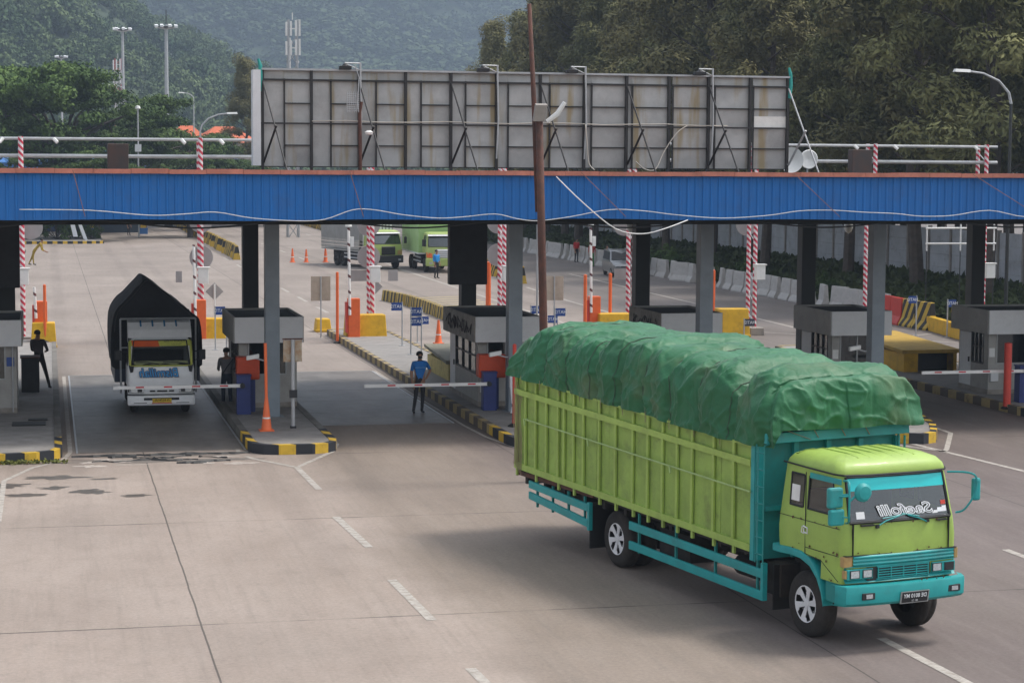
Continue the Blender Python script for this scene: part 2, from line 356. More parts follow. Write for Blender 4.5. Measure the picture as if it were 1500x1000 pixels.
# broken patch of concrete before the first weighbridge and damp spots
pm_ = mat('broken damp concrete', (.115, .10, .088), .75, c2=(.21, .185, .165), scale=2.5, bump=.8, dirt=.6)
def blob(cx, cy, rx, ry, m, z, name, n=26, rough=.35, ang=0):
    b = MB(); pts = []
    for k in range(n):
        t = 2*PI*k/n; q = 1+rough*noise.noise((cx*3+math.cos(t)*1.7, cy*3+math.sin(t)*1.7, 0))*2
        x, y = rx*q*math.cos(t), ry*q*math.sin(t); pts.append((cx+x*math.cos(ang)-y*math.sin(ang), cy+x*math.sin(ang)+y*math.cos(ang), z))
    b.add(pts, [tuple(range(n))]); return tag(b.build(name, m), kind='structure')
wetm = mat('damp concrete', (.11, .094, .082), .35, var=.2, scale=3)
for i, (x, y, rx, ry) in enumerate([(2.2, 48.9, 1.9, .24), (4.4, 48.8, .7, .15), (3.4, 49.6, 1.2, .13)]): blob(x, y, rx, ry, pm_, .003+.0006*i, 'road_patch', 40, .6)
for i, (x, y, rx, ry) in enumerate([(.05, 45.1, .3, .22), (.72, 44.5, .24, .3), (1.0, 44.3, .2, .22), (1.75, 43.7, .3, .16), (.1, 46.6, .6, .3), (-.5, 44.2, .4, .2), (1.2, 46.2, .3, .1), (-.85, 45.6, .35, .3)]): blob(x, y, rx, ry, wetm, .004, 'damp_patch', 22, .5)
crk = MB(); pts = [(.5+.17*k, 49.75+.12*noise.noise((k*.5, 3, 0))+.006*k*0, .0058) for k in range(26)]
for off in (0,): crk.tube([(x, y, z) for x, y, z in pts], [.035+.05*abs(noise.noise((k*.9, 9, 0))) for k in range(26)], 4)
tag(crk.build('road_crack', M['blkrub']), kind='structure')
rg_ = random.Random(8)
for i in range(9):
    x_, y_ = rg_.uniform(.5, 4.3), rg_.uniform(48.2, 49.6); n_ = rg_.randint(5, 10); pts = [(x_, y_)]
    for k in range(n_): pts.append((pts[-1][0]+rg_.uniform(.05, .22), pts[-1][1]+rg_.uniform(-.10, .10)))
    q_ = MB(); q_.tube([(a, b_, .0062) for a, b_ in pts], [rg_.uniform(.008, .05) for _ in pts], 4); tag(q_.build('road_crack', M['blkrub']), kind='structure')
pale_ = mat('broken pale concrete', (.42, .37, .33), .9, var=.25, scale=4, bump=.8)
for i in range(10): blob(rg_.uniform(.6, 4.4), rg_.uniform(48.0, 49.4), rg_.uniform(.12, .45), rg_.uniform(.05, .16), pale_, .0045+.0002*i, 'road_patch', 18, .7)

# ------------------------------------------------------------ traffic islands with painted kerbs
def island(x0, x1, y0, y1, label, nose=None, kerbm='kerb', h=.24, worn='kerbgrey', nl=2.0):
    r = empty('traffic_island', ((x0+x1)/2, (y0+y1)/2, 0), 0, label, 'traffic island', 'raised islands between the lanes'); cx, cy = (x0+x1)/2, (y0+y1)/2
    w = (x1-x0)/2
    if nose is None:
        nose = [(cx-w, y0+.95), (cx-w*.93, y0+.45), (cx-w*.72, y0+.14), (cx-w*.35, y0+.01), (cx+w*.35, y0+.01), (cx+w*.72, y0+.14), (cx+w*.93, y0+.45), (cx+w, y0+.95)]
    yn_ = max(nose[0][1], nose[-1][1])+nl
    poly = nose + [(x1, yn_), (x1, y1-.4), (x1-.4, y1), (x0+.4, y1), (x0, y1-.4), (x0, yn_)]
    P = [(x-cx, y-cy) for x, y in poly]
    n = len(P); inn = []
    for i in range(n):
        a, b_, c = Vector(P[i-1]), Vector(P[i]), Vector(P[(i+1) % n]); d = ((b_-a).normalized()+(c-b_).normalized()).normalized(); inn.append((P[i][0]-d.y*.18, P[i][1]+d.x*.18))
    k = MB(); k.grid([[(x, y, 0) for x, y in P], [(x, y, h-.03) for x, y in P], [(x*.995+inn[i][0]*.005, y, h) for i, (x, y) in enumerate(P)], [(x, y, h) for x, y in inn], [(x, y, h-.05) for x, y in inn]], closed=True)
    painted = lambda f: max(k.v[q][1] for q in f)+cy <= yn_+.01
    for nm, sel in (('painted_kerb', True), ('kerb', False)):
        q_ = MB(); q_.v = list(k.v); q_.f = [f for f in k.f if painted(f) == sel]; used = sorted({u for f in q_.f for u in f}); mp_ = {u: n_ for n_, u in enumerate(used)}
        q_.v = [k.v[u] for u in used]; q_.f = [tuple(mp_[u] for u in f) for f in q_.f]; q_.m = [0]*len(q_.f); q_.build(nm, M[kerbm if sel else worn], r)
    t = MB(); t.add([(x, y, h-.018) for x, y in inn], [tuple(range(n))]); t.build('paving', M['kerbtop'], r)
    return r
island(-4.0, .29, 48.9, 84, 'kerbed island at the left edge of the photo with painted nose beside the white truck')
island(4.75, 6.95, 49.3, 84.5, 'kerbed island between the white truck and the empty lane, cone on its rounded nose')
island(11.25, 13.7, 49.2, 84.5, 'long kerbed island behind the rear of the big green truck, man in blue beside it', worn='kerbworn')
island(17.1, 19.4, 49.3, 84, 'kerbed island hidden mostly by the big green tarpaulin load')
island(22.1, 24.4, 47.9, 84, 'kerbed island whose yellow nose shows just right of the green tarpaulin', nose=[(22.0, 54), (21.3, 49.8), (21.05, 49.0), (21.3, 48.45), (21.75, 48.25), (22.2, 48.5), (22.55, 49.2), (23.0, 50.3), (24.4, 56)], h=.27)
island(27.0, 31.4, 50.4, 74, 'kerbed island under the booth at the right edge of the photo', worn='kerbworn')

# ------------------------------------------------------------ toll canopy
cn = empty('toll_canopy', (12, 58, 0), 0, 'long toll plaza canopy with blue corrugated fascia and faded pink coping', 'canopy')
CX, CY = 12, 58
f = MB(); prof = []; x = -16.; k = 0
while x < 46:
    for dx, dy in ((0, 0), (.13, 0), (.155, -.032), (.185, -.032), (.21, 0)): prof.append((x+dx-CX, 50.5-CY+dy))
    x += .21
sag = lambda x: .018*math.sin(x*1.1)+.012*math.sin(x*.37+1)
f.grid([[(x, y, 5.66+sag(x)) for x, y in prof], [(x, y, 6.2) for x, y in prof], [(x, y, 6.78) for x, y in prof]])
f.build('fascia', M['fascia'], cn)
c = MB()
xs = [-16+.9*i for i in range(70)]
for i in range(69):
    j = random.uniform(-.012, .012); c.box(xs[i]-CX+.004, xs[i+1]-CX-.004, 50.36-CY+j*.5, 50.9-CY, 6.775+j*.3, 6.885+j)
c.build('coping', M['coping'], cn)
c = MB(); c.box(-16-CX, 46-CX, 50.56-CY, 66.2-CY, 5.72, 5.9); c.box(-16-CX, 46-CX, 50.95-CY, 66.0-CY, 6.5, 6.6); c.box(-16-CX, 46-CX, 66.0-CY, 66.2-CY, 5.92, 6.8)
for y in (52, 55.3, 58.2, 61, 63.6): c.box(-16-CX, 46-CX, y-.12-CY, y+.12-CY, 5.5, 5.717)
c.build('roof_deck', M['roofdk'], cn)
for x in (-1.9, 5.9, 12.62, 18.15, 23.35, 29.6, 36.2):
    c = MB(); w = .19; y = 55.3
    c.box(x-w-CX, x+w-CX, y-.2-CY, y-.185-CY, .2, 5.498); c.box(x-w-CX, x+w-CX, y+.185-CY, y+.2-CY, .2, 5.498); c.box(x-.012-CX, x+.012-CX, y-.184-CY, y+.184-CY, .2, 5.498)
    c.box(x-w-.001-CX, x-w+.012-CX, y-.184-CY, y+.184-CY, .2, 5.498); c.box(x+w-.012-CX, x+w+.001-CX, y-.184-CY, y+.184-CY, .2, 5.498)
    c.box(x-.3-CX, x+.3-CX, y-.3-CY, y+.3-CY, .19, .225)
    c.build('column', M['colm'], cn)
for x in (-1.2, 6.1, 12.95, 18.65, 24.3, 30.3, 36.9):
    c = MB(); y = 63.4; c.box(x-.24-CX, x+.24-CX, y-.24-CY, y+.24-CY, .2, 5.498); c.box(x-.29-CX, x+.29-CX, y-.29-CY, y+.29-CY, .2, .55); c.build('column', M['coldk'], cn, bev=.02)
for x0, x1 in ((-2.6, -.78), (11.87, 13.04)):
    sb = empty('hanging_sign_box', ((x0+x1)/2, 61, 5.0), 0, 'black sign box hanging from the canopy at the left edge' if x0 < 0 else 'black sign box hanging from the canopy over the graffiti-stained booth', 'sign box', 'sign boxes under the canopy')
    b = MB(); b.box(x0-(x0+x1)/2, x1-(x0+x1)/2, -.17, .17, -1.58, .3); b.build('housing', M['blk'], sb, bev=.02)
    b = MB()
    for q in (-.3, .3): b.tube([(q, 0, .28), (q, 0, .53)], .03)
    b.build('hanger', M['dkst'], sb)
# white conduit that sags along the bottom of the fascia
px = [(28, 308), (120, 309), (200, 316), (250, 314), (290, 311.5), (340, 320), (400, 324), (440, 322), (480, 308), (510, 308), (550, 315), (600, 320), (640, 318), (683, 314), (715, 321), (745, 324), (793, 318), (850, 307.5), (900, 309), (950, 315), (1020, 320), (1090, 316), (1140, 309), (1190, 308), (1240, 311), (1290, 313), (1330, 317), (1380, 316), (1440, 308), (1500, 318), (1560, 311)]
pts = [(-1.13+x*.01775, 50.38, 5.70-(y-320.3)/59.) for x, y in px]
def smooth_pts(p, n=4):
    out = []
    for i in range(len(p)-1):
        a, b_, c_, d_ = [Vector(p[max(0, min(len(p)-1, i+k))]) for k in (-1, 0, 1, 2)]
        for t in [q/n for q in range(n)]:
            out.append(.5*((2*b_)+(-a+c_)*t+(2*a-5*b_+4*c_-d_)*t*t+(-a+3*b_-3*c_+d_)*t**3))
    return out+[Vector(p[-1])]
b = MB(); b.tube(smooth_pts(pts), .012, 6); tag(b.build('conduit', M['white'], smooth='all'), 'long white conduit sagging in waves along the bottom of the blue fascia', 'conduit')
b = MB(); bx_ = [(x, 50.75, 5.60+.10*math.sin(x*1.15+.6)-.05) for x in [i*.35-3 for i in range(90)]]; b.tube(bx_, .022, 5)
tag(b.build('power_cable', M['blkrub'], smooth='all'), 'black power cable slung just under the canopy edge', 'cable')
b = MB(); b.tube(smooth_pts([(12.55, 50.3, 6.75), (13.15, 49.9, 6.1), (14.0, 49.9, 5.45), (14.7, 49.9, 5.32), (15.3, 49.9, 5.45), (16.0, 50.2, 5.66)]), .016, 5)
tag(b.build('power_cable', M['white'], smooth='all'), 'thin white cable drooping in a loop right of the rusty pole', 'cable')
wire = mat('thin rusty stay', (.20, .10, .07), .7)
for i, (xa, xb, lab) in enumerate([(.62, .9, 'rusty stay wire over the fascia above the small dark parking signs'), (7.3, 7.65, 'rusty stay wire on the fascia left of centre'), (13.2, 14.4, 'rusty stay wire on the fascia just right of the tall rusty pole'), (18.9, 20.2, 'rusty stay wire on the fascia under the right end of the billboard'), (23.9, 25.9, 'rusty stay wire on the fascia near the right edge')]):
    b = MB(); b.tube([(xa, 50.3, 6.86), (xb, 50.36, 5.74)], .009, 5); tag(b.build('stay_wire', wire), lab, 'wire', 'stay wires on the fascia')

# ------------------------------------------------------------ billboard seen from behind
BX = lambda p: 5.30+(p-383)*(14.2/764)
BY = 52.4
bb = empty('billboard', (12.3, BY, 6.6), 0, 'wide billboard on the canopy roof seen from behind, grey sheets on a dark frame', 'billboard')
def bl(x): return x-12.3
ZB = lambda y: 6.95+(245-y)/57.6-6.6      # height above the root
sheet = mat('zinc sheet with rust runs', (.47, .465, .455), .5, metal=.3, c2=(.33, .33, .325), scale=1.1, dirt=.25, bump=.15, bscale=3)
t = sheet.node_tree; bs = t.nodes['Principled BSDF']; src = bs.inputs['Base Color'].links[0].from_socket
tc = t.nodes.new('ShaderNodeTexCoord'); mp = t.nodes.new('ShaderNodeMapping'); mp.inputs['Scale'].default_value = (2.2, 1, .22); t.links.new(tc.outputs['Object'], mp.inputs[0])
n = t.nodes.new('ShaderNodeTexNoise'); n.inputs['Scale'].default_value = 1.3; n.inputs['Detail'].default_value = 5; t.links.new(mp.outputs[0], n.inputs[0])
rp = t.nodes.new('ShaderNodeValToRGB'); rp.color_ramp.elements[0].position = .56; rp.color_ramp.elements[1].position = .68; rp.color_ramp.elements[1].color = (.75, .75, .75, 1); t.links.new(n.outputs[0], rp.inputs[0])
mx = t.nodes.new('ShaderNodeMixRGB'); mx.inputs[2].default_value = (.30, .22, .09, 1); t.links.new(rp.outputs[0], mx.inputs[0]); t.links.new(src, mx.inputs[1]); t.links.new(mx.outputs[0], bs.inputs['Base Color'])
thick = [387, 454, 520, 585, 649, 714, 777, 841, 903, 966, 1025, 1088, 1145]; thin = [417, 481, 544, 607, 670, 731, 791, 852, 912, 972, 1035, 1093]
edges = sorted(thick+thin)
for i in range(len(edges)-1):
    a, c_ = bl(BX(edges[i])), bl(BX(edges[i+1]))
    if c_-a < .12: continue
    b = MB(); zs = [ZB(244), ZB(213), ZB(182), ZB(151), ZB(118), ZB(104)] if edges[i] in thin else [ZB(244), ZB(118), ZB(104)]
    for k in range(len(zs)-1):
        tl = random.uniform(-.012, .012); tx = random.uniform(-.01, .01)
        b.hexa([(a+.003, .055+tl, zs[k]+.004), (c_-.003, .055+tl+tx, zs[k]+.004), (c_-.003, .07+tl+tx, zs[k]+.004), (a+.003, .07+tl, zs[k]+.004), (a+.003, .055-tl, zs[k+1]-.004), (c_-.003, .055-tl-tx, zs[k+1]-.004), (c_-.003, .07-tl-tx, zs[k+1]-.004), (a+.003, .07-tl, zs[k+1]-.004)])
    o = b.build('sheet', sheet, bb)
b = MB(); b.box(bl(BX(1094)), bl(BX(1144)), .02, .04, ZB(181), ZB(163)); b.build('patch_sheet', mat('bright patched sheet', (.75, .74, .70), .5, dirt=.2), bb)
for p in thick:
    b = MB(); x = bl(BX(p)); b.box(x-.035, x+.035, -.06, .035, -.05, ZB(104)); b.build('frame_post', M['dkst'], bb)
b = MB()
for p in thin: x = bl(BX(p)); b.box(x-.02, x+.02, -.02, .03, ZB(245), ZB(116))
b.build('frame_batten', M['dkst'], bb)
b = MB(); X0, X1 = bl(BX(383)), bl(BX(1147))
b.box(X0, X1, -.045, .03, ZB(119), ZB(117)+.01); b.box(X0, X1, -.03, .03, ZB(245), ZB(243.5))
b.box(X0, X1, -.085, -.062, ZB(182.5), ZB(180)); b.build('frame_rail', M['dkst'], bb)
b = MB(); b.box(X0, X1, -.09, .12, ZB(104), ZB(101.2)); b.build('top_cap', M['galv'], bb)
b = MB()
for i in range(12):
    x0, x1 = bl(BX(thin[i])), bl(BX(thick[i+1]))
    for y in (152, 213): b.box(x0, x1, -.02, .03, ZB(y+.9), ZB(y-.9))
b.build('frame_rung', M['dkst'], bb)
for p in (387, 520, 649, 777, 903, 1025, 1145):
    x = bl(BX(p)); b = MB(); b.tube([(x, -.07, ZB(120)), (x+.55, -1.25, -.0)], .022, 6); b.tube([(x+.02, -.08, ZB(238)), (x+.28, -.68, ZB(185))], .03, 6); b.build('brace', M['galv'] if p == 1145 else M['dkst'], bb)
b = MB(); b.box(bl(5.12), bl(5.32), -.14, .3, ZB(243), ZB(104)); b.build('side_panel', M['boothp'], bb)
teal0 = mat('teal plastic', (.01, .25, .22), .5)
for x in (5.30, 19.5):
    b = MB(); x = bl(x); s_ = 1 if x > 0 else 1; b.tube([(x, -.05, ZB(135)), (x+.03, -.05, ZB(115)), (x+.02, -.05, ZB(98)), (x-.03, -.05, ZB(88))], [.05, .055, .05, .03], 8); b.build('end_horn', teal0, bb)
for p in (521, 714, 841, 1029):
    x = bl(BX(p)); fl = empty('floodlight_arm', (x, -.12, ZB(104)), 0); fl.parent = bb
    b = MB(); b.tube([(0, 0, -.2), (0, 0, .22)], .025, 6); b.tube([(0, 0, .2), (-.42, -.1, .2)], .018, 6); b.tube([(0, 0, .02), (-.36, -.1, .17)], .014, 6)
    b.tube([(0, -.02, -.2), (.02, -.03, -1.2), (-.02, -.02, -2.2)], .022, 6); b.build('arm', M['galv'], fl)
    b = MB(); b.box(-.56, -.26, -.26, -.02, .03, .12); b.lathe([(.09, 0), (.05, .06)], (-.41, -.14, .12), n=8); b.build('floodlight', M['blk'], fl, bev=.01)
# loose electric things on the billboard back
an = empty('antenna_mast', (7.75, 51.5, 6.6), 0, 'short rusty mast with a wire mesh antenna before the billboard back', 'antenna')
b = MB(); b.tube([(0, 0, 0), (-.02, 0, 1.75), (.02, 0, 2.0)], .045, 8); b.build('mast', M['rust'], an)
b = MB()
for k in range(9): b.tube([(-.36, -.1+.02*k*0, 1.75+.055*k), (-.05, -.1, 1.78+.05*k)], .008, 4)
for k in range(6): b.tube([(-.36+.06*k, -.1, 1.73), (-.35+.05*k, -.1, 2.25)], .008, 4)
b.tube([(-.1, -.1, 1.8), (-.05, -.1, 2.6), (-.15, -.1, 2.9)], .014, 5); b.build('mesh_antenna', M['galv'], an)
b = MB(); b.lathe([(.02, -.06), (.09, -.04), (.11, .02), (.05, .06)], (.2, -.1, 1.22), n=10); b.build('sensor', M['white'], an)
b = MB(); b.tube(smooth_pts([(13.8, 52.2, 8.1), (13.85, 52.2, 7.6), (13.9, 52.2, 7.1), (14.0, 52.0, 6.92)]), .016, 5); b.tube(smooth_pts([(16.6, 52.25, 8.1), (16.3, 52.2, 7.9), (15.95, 52.2, 7.4), (15.7, 52.1, 6.95), (15.4, 52.1, 6.95), (15.15, 52.1, 7.15)]), .016, 5)
b.tube([(BX(454+i*46), 52.26, 8.12+.02*math.sin(i*1.9)) for i in range(14)], .014, 5)
tag(b.build('loose_cable', mat('pale cable', (.5, .46, .4), .6), smooth='all'), 'pale loose cable looping down the back of the billboard', 'cable')

for i, (x0, x1, lab) in enumerate([(1.83, 2.46, 'square dark box on the canopy roof near the left pipes'), (26.0, 26.7, 'square brown box on the canopy roof right of the billboard')]):
    b = MB(); b.box(x0, x1, 63.8, 64.2, 6.80, 7.62); tag(b.build('roof_box', mat('dark box paint', (.05, .045, .045), .7, c2=(.10, .05, .035), scale=1.2), bev=.02), lab, 'box', 'boxes on the canopy roof')
r = empty('satellite_dish', (22.6, 60.2, 6.6), 0, 'white dish lying on the roof right of the billboard', 'dish')
b = MB(); b.lathe([(.0, .12), (.2, .08), (.38, -.02), (.4, -.06), (.36, -.04), (.0, .08)], (-.1, 0, .65), 'y', 20); b.lathe([(.0, .12), (.17, .08), (.3, -.02), (.28, -.04), (0, .06)], (.52, .1, .67), 'y', 20); b.build('dish', M['white'], r, smooth=True)
b = MB(); b.tube([(-.1, .1, .6), (-.1, .1, 0)], .03); b.tube([(.52, .2, .6), (.52, .2, 0)], .03); b.build('stand', M['galv'], r)
# tall rusty leaning pole with lamps
pl = empty('leaning_pole', (10.95, 44, 0), 0, 'tall rusty leaning pole standing before the canopy with two white lamps on it', 'pole')
b = MB(); b.tube([(-.14, 0, 0), (-.22, 0, 2.8), (-.29, 0, 5.2), (-.37, 0, 8.0)], [.098, .094, .09, .085], 12); b.build('lower_pole', M['rust'], pl, smooth='all')
b = MB(); b.tube([(-.34, .19, 6.0), (-.43, .18, 8.1), (-.57, .17, 10.55)], [.06, .058, .045], 10); b.build('upper_pole', M['rust'], pl, smooth='all')
b = MB(); b.hexa([(-.52, -.1, 7.98), (-.27, -.1, 7.98), (-.27, .02, 8.0), (-.52, .02, 8.0), (-.50, -.22, 8.34), (-.23, -.22, 8.34), (-.23, -.12, 8.38), (-.50, -.12, 8.38)]); b.build('flat_lamp', M['conc'], pl, bev=.015)
b = MB(); b.tube([(-.22, -.12, 7.98), (0.0, -.2, 8.16), (.14, -.26, 8.40)], [.05, .06, .045], 8); b.build('tube_lamp', M['white'], pl, smooth=True)

# ------------------------------------------------------------ striped sign gantry beyond the booths
gt = empty('sign_gantry', (18, 82, 0), 0, 'long gantry of red and white striped lattice posts with two pipes on top', 'gantry')
gx = [-.95, 5.93, 12.75, 18.2, 23.7, 29.0, 34.3, 39.4]
for x in gx:
    b = MB(); xx = x-18
    for dy in (-.38, .46): b.tube([(xx, dy, 0), (xx, dy, 8.05)], .092, 8)
    ps = b.build('striped_post', M['rw'], gt, smooth=True)
    b = MB()
    for k in range(9): b.tube([(xx, -.38, .5+k*.85), (xx, .46, .9+k*.85)], .025, 5)
    b.build('post_bracing', M['galv'], gt)
    b = MB(); b.box(xx-.3, xx+.3, -.8, .9, 0, .32); b.build('footing', M['conc'], gt, bev=.02)
b = MB(); b.tube([(-40, -.15, 7.95), (-5, -.15, 7.98), (22, -.15, 7.95)], .06, 8); b.build('top_pipe', M['galv'], gt, smooth=True)
b = MB(); b.tube([(-40, -.15, 7.28), (-5, -.15, 7.32), (22, -.15, 7.28)], .075, 8); b.build('lower_pipe', M['galv'], gt, smooth=True)
disc = mat('grey back of sign', (.33, .32, .32), .5, var=.08)
for x, zz in ((-.7, (4.5,)), (5.93, (4.75, 3.3)), (12.7, (4.6, 3.3)), (18.1, (4.7, 3.35)), (23.5, (4.6,)), (28.9, (4.6,))):
    for z in zz:
        b = MB(); b.lathe([(.0, -.02), (.47, -.02), (.47, .02), (0, .02)], (x-18+.08, .72, z), 'y', 24); b.build('round_sign', disc, gt)
for x in gx:
    b = MB(); b.box(x-18-.2+.05, x-18+.24, -1.0, -.69, 2.35, 2.95); b.box(x-18-.2, x-18+.3, -1.03, -.67, 2.952, 3.0); b.build('control_box', M['white'], gt, bev=.01)
for x, w in ((5.0, .25), (12.0, .8), (13.6, .4), (23.2, .5)):
    b = MB(); b.box(x-18, x-18+w, .8, .83, 2.3, 2.75); b.build('square_sign', disc, gt)
for x in (-1.6, 0.3, 5.2, 6.7, 33.4, 35.2, 38.9):
    b = MB(); b.tube([(x-18, -.2, 7.98), (x-18+.14*(1 if x > gx[0] else -1), -.3, 7.82)], .07, 6); b.build('small_lamp', M['white'], gt)
wf = empty('empty_sign_frame', (39.4, 84, 0), 0, 'white empty sign frame of pipes at the far right behind the gantry', 'sign frame')
b = MB()
for z in (3.72, 4.4): b.tube([(-1.65, 0, z), (1.7, 0, z)], .045, 6)
for x in (-1.6, 0, 1.6): b.tube([(x, 0, 3.4), (x, 0, 4.6)], .035, 6)
b.build('pipes', M['white'], wf)
b = MB()
for x in (-1.6, 0, 1.6): b.tube([(x, 0, 0), (x, 0, 3.4)], .022, 6)
b.build('legs', M['coldk'], wf)

# ------------------------------------------------------------ toll booths
def booth(x0, x1, yf, yb, label, stain=False, hatch=None, h=2.78):
    cx, cy = (x0+x1)/2, (yf+yb)/2; r = empty('toll_booth', (cx, cy, .22), 0, label, 'toll booth', 'toll booths on the islands')
    w, d = (x1-x0)/2, (yb-yf)/2; z = lambda q: q-.22
    # band of the roof: pale front panel, dull sides
    b = MB(); b.box(-w, w, -d, -d+.06, z(2.06), z(h)); b.build('roof_front_panel', M['boothp'], r, bev=.008)
    for s_ in (-1, 1):
        b = MB(); b.hexa([(s_*w-.03, -d+.063, z(2.06)), (s_*w+.03, -d+.063, z(2.06)), (s_*w+.03, d, z(2.06)), (s_*w-.03, d, z(2.06)), (s_*w-.03, -d+.063, z(h)), (s_*w+.03, -d+.063, z(h)), (s_*w+.03, d, z(h)), (s_*w-.03, d, z(h))]); b.build('roof_side_panel', M['boothd'] if stain else M['boothw'], r)
    b = MB(); b.box(-w+.034, w-.034, d-.06, d, z(2.06), z(h)); b.build('roof_back_panel', M['boothw'], r)
    b = MB(); b.box(-w+.034, w-.034, -d+.064, d-.064, z(2.5), z(h-.06)); b.build('roof', M['roofdk'], r)
    # body
    bw, bf, bk = w-.14, -d+.30, d-.25
    b = MB(); b.box(-bw, bw, bf, bf+.06, z(.22), z(1.15)); b.box(-bw, -bw+.06, bf+.062, bk, z(.22), z(1.12)); b.box(bw-.06, bw, bf+.062, bk, z(.22), z(2.5)); b.box(-bw+.062, bw-.062, bk-.06, bk, z(.22), z(2.5))
    b.box(-bw, -bw+.24, bf-.002, bf+.058, z(1.152), z(2.5)); b.box(bw-.30, bw, bf-.002, bf+.058, z(1.152), z(2.5)); b.box(-bw, -bw+.06, bk-.9, bk, z(1.122), z(2.5)); b.box(-bw+.001, -bw+.058, bf+.062, bf+.35, z(1.122), z(2.5)); b.build('wall', M['boothw'], r)
    b = MB(); b.box(-bw+.24, bw-.30, bf+.03, bf+.036, z(1.15), z(2.06)); fg = b.build('front_window', M['boothglass'], r)
    b = MB()
    for x in (-bw+.25, (-bw+bw-.06)/2, bw-.32): b.box(x, x+.035, bf-.01, bf+.028, z(1.15), z(2.05))
    b.box(-bw+.25, bw-.29, bf-.012, bf+.024, z(1.13), z(1.17)); b.build('frame', M['alu'], fg)
    b = MB(); b.box(-bw+.028, -bw+.034, bf+.35, bk-.9, z(1.12), z(2.06)); sg = b.build('side_window', M['boothglass'], r)
    b = MB(); n = 3
    for k in range(n+1): y = bf+.35+(bk-.9-bf-.35)*k/n; b.box(-bw-.012, -bw+.026, y-.02, y+.02, z(1.12), z(2.06))
    b.box(-bw-.014, -bw+.024, bf+.35, bk-.9, z(1.10), z(1.14)); b.box(-bw-.01, -bw+.022, bf+.35, bk-.9, z(1.6), z(1.63)); b.build('frame', M['dkst'], sg)
    b = MB(); b.box(-bw+.1, bw-.1, bf+.2, bf+.8, z(.95), z(1.0)); b.box(-.2, .2, bf+.35, bf+.5, z(1.0), z(1.4)); b.build('desk', M['blk'], r)
    b = MB(); b.box(-bw+.02, -bw+.20, bf-.014, bf-.004, z(1.35), z(1.62)); b.build('notice', M['white'], r)
    b = MB(); b.box(bw-.26, bw-.06, bf-.013, bf-.004, z(1.5), z(1.75)); b.build('notice', M['signblue'], r)
    b = MB(); b.box(-bw+.05, -bw+.30, bf-.10, bf-.004, z(.62), z(.92)); b.build('junction_box', M['boothp'], r, bev=.01)
    b = MB(); b.tube([(bw-.1, bf-.03, z(.25)), (bw-.1, bf-.03, z(2.04))], .02, 6); b.build('pipe', M['galv'], r)
    b = MB(); b.box(-bw-.006, bw+.006, bf-.012, bk, z(.22), z(.36)); b.build('plinth', M['boothd'], r)
    b = MB(); b.box(-bw-.02, -bw-.001, bk-.85, bk-.10, z(.38), z(2.0)); dr = b.build('door', M['boothp'], r); b = MB(); b.box(-bw-.05, -bw-.02, bk-.80, bk-.74, z(1.1), z(1.25)); b.build('handle', M['blk'], dr)
    b = MB(); b.lathe([(0, -.15), (.13, -.1), (.15, .1), (.08, .22), (0, .24)], (.25, -.1, z(1.45)), n=12); b.build('chair_back', M['orred'] if stain else M['navy'], r, smooth=True)
    return r
booth(5.05, 6.95, 57.0, 60.8, 'grey toll booth behind the orange cone island, tall slate column in front')
booth(11.72, 13.6, 56.2, 60.9, 'stained grey toll booth behind the man in blue with orange box on its front', stain=True)
booth(17.35, 19.2, 56.8, 60.1, 'toll booth with scribbled side seen just above the green tarpaulin', stain=True)
booth(22.6, 24.5, 56.8, 59.9, 'dim grey toll booth right of the green tarpaulin, beside the slate column')
b5 = booth(27.55, 31.0, 56.6, 59.2, 'toll booth at the right edge of the photo with scratched side window and red pole')
b0 = booth(-2.7, -.72, 56.9, 60.6, 'pale toll booth cut by the left edge of the photo')
# graffiti on the two stained booths
def graffiti(x, y0, y1, z, seed, lab):
    random.seed(seed); b = MB(); y = y0
    pts = []
    while y < y1:
        pts += [(x, y+random.uniform(0, .22), z+random.uniform(-.2, .2)) for _ in range(4)]; y += .30
    b.tube(smooth_pts(pts, 4), .013, 4); return b
for x, y0, y1, z, sd_, pa in ((11.68, 56.6, 60.2, 2.42, 3, 0), (17.31, 57.1, 59.6, 2.4, 5, 1)):
    o = graffiti(x, y0, y1, z, sd_, '').build('graffiti', mat('spray paint', (.06, .05, .05), .8))
    par = [q for q in COL.objects if q.name.startswith('toll_booth') and not q.parent][1+pa]; o.parent = par; o.location = -par.location

# ------------------------------------------------------------ boom barriers
armm = mat('white boom paint', (.78, .76, .74), .4, var=.04, dirt=.15)
redm = mat('red reflector', (.5, .02, .03), .4)
def barrier(x, y, L_, label, cab='navy', side=-1, z=1.02, tilt=0.):
    r = empty('boom_barrier', (x, y, .22), 0, label, 'boom barrier', 'boom barriers across the lanes')
    b = MB(); b.box(-.19, .19, -.17, .17, 0, 1.05); b.box(-.21, .21, -.19, .19, 1.052, 1.09); c_ = b.build('cabinet', M[cab], r, bev=.012)
    b = MB(); b.box(-.13, .13, -.178, -.172, .15, .75); b.build('door', M[cab], c_)
    a = MB(); a.box(side*.1, side*(L_), -.28, -.21, z-.22-.045, z-.22+.045); arm = a.build('arm', armm, r, bev=.006)
    for k in range(int(L_/.75)):
        q = MB(); xx = side*(.55+k*.75); q.box(xx-.11, xx+.11, -.283, -.207, z-.22-.012, z-.22+.028)
        q.build('reflector', redm, arm)
    b = MB(); b.tube([(side*.05, -.31, z-.22), (side*.05, -.16, z-.22)], .07, 12); b.build('hub', M['blk'], r)
    return r
barrier(5.18, 55.9, 3.5, 'lowered boom barrier with navy cabinet holding back the white truck', z=1.02)
barrier(11.98, 55.6, 3.55, 'lowered boom barrier with navy cabinet in front of the man in blue', z=.98)
barrier(27.78, 54.8, 3.3, 'lowered boom barrier at the right edge of the photo beyond the green tarpaulin', z=1.16)
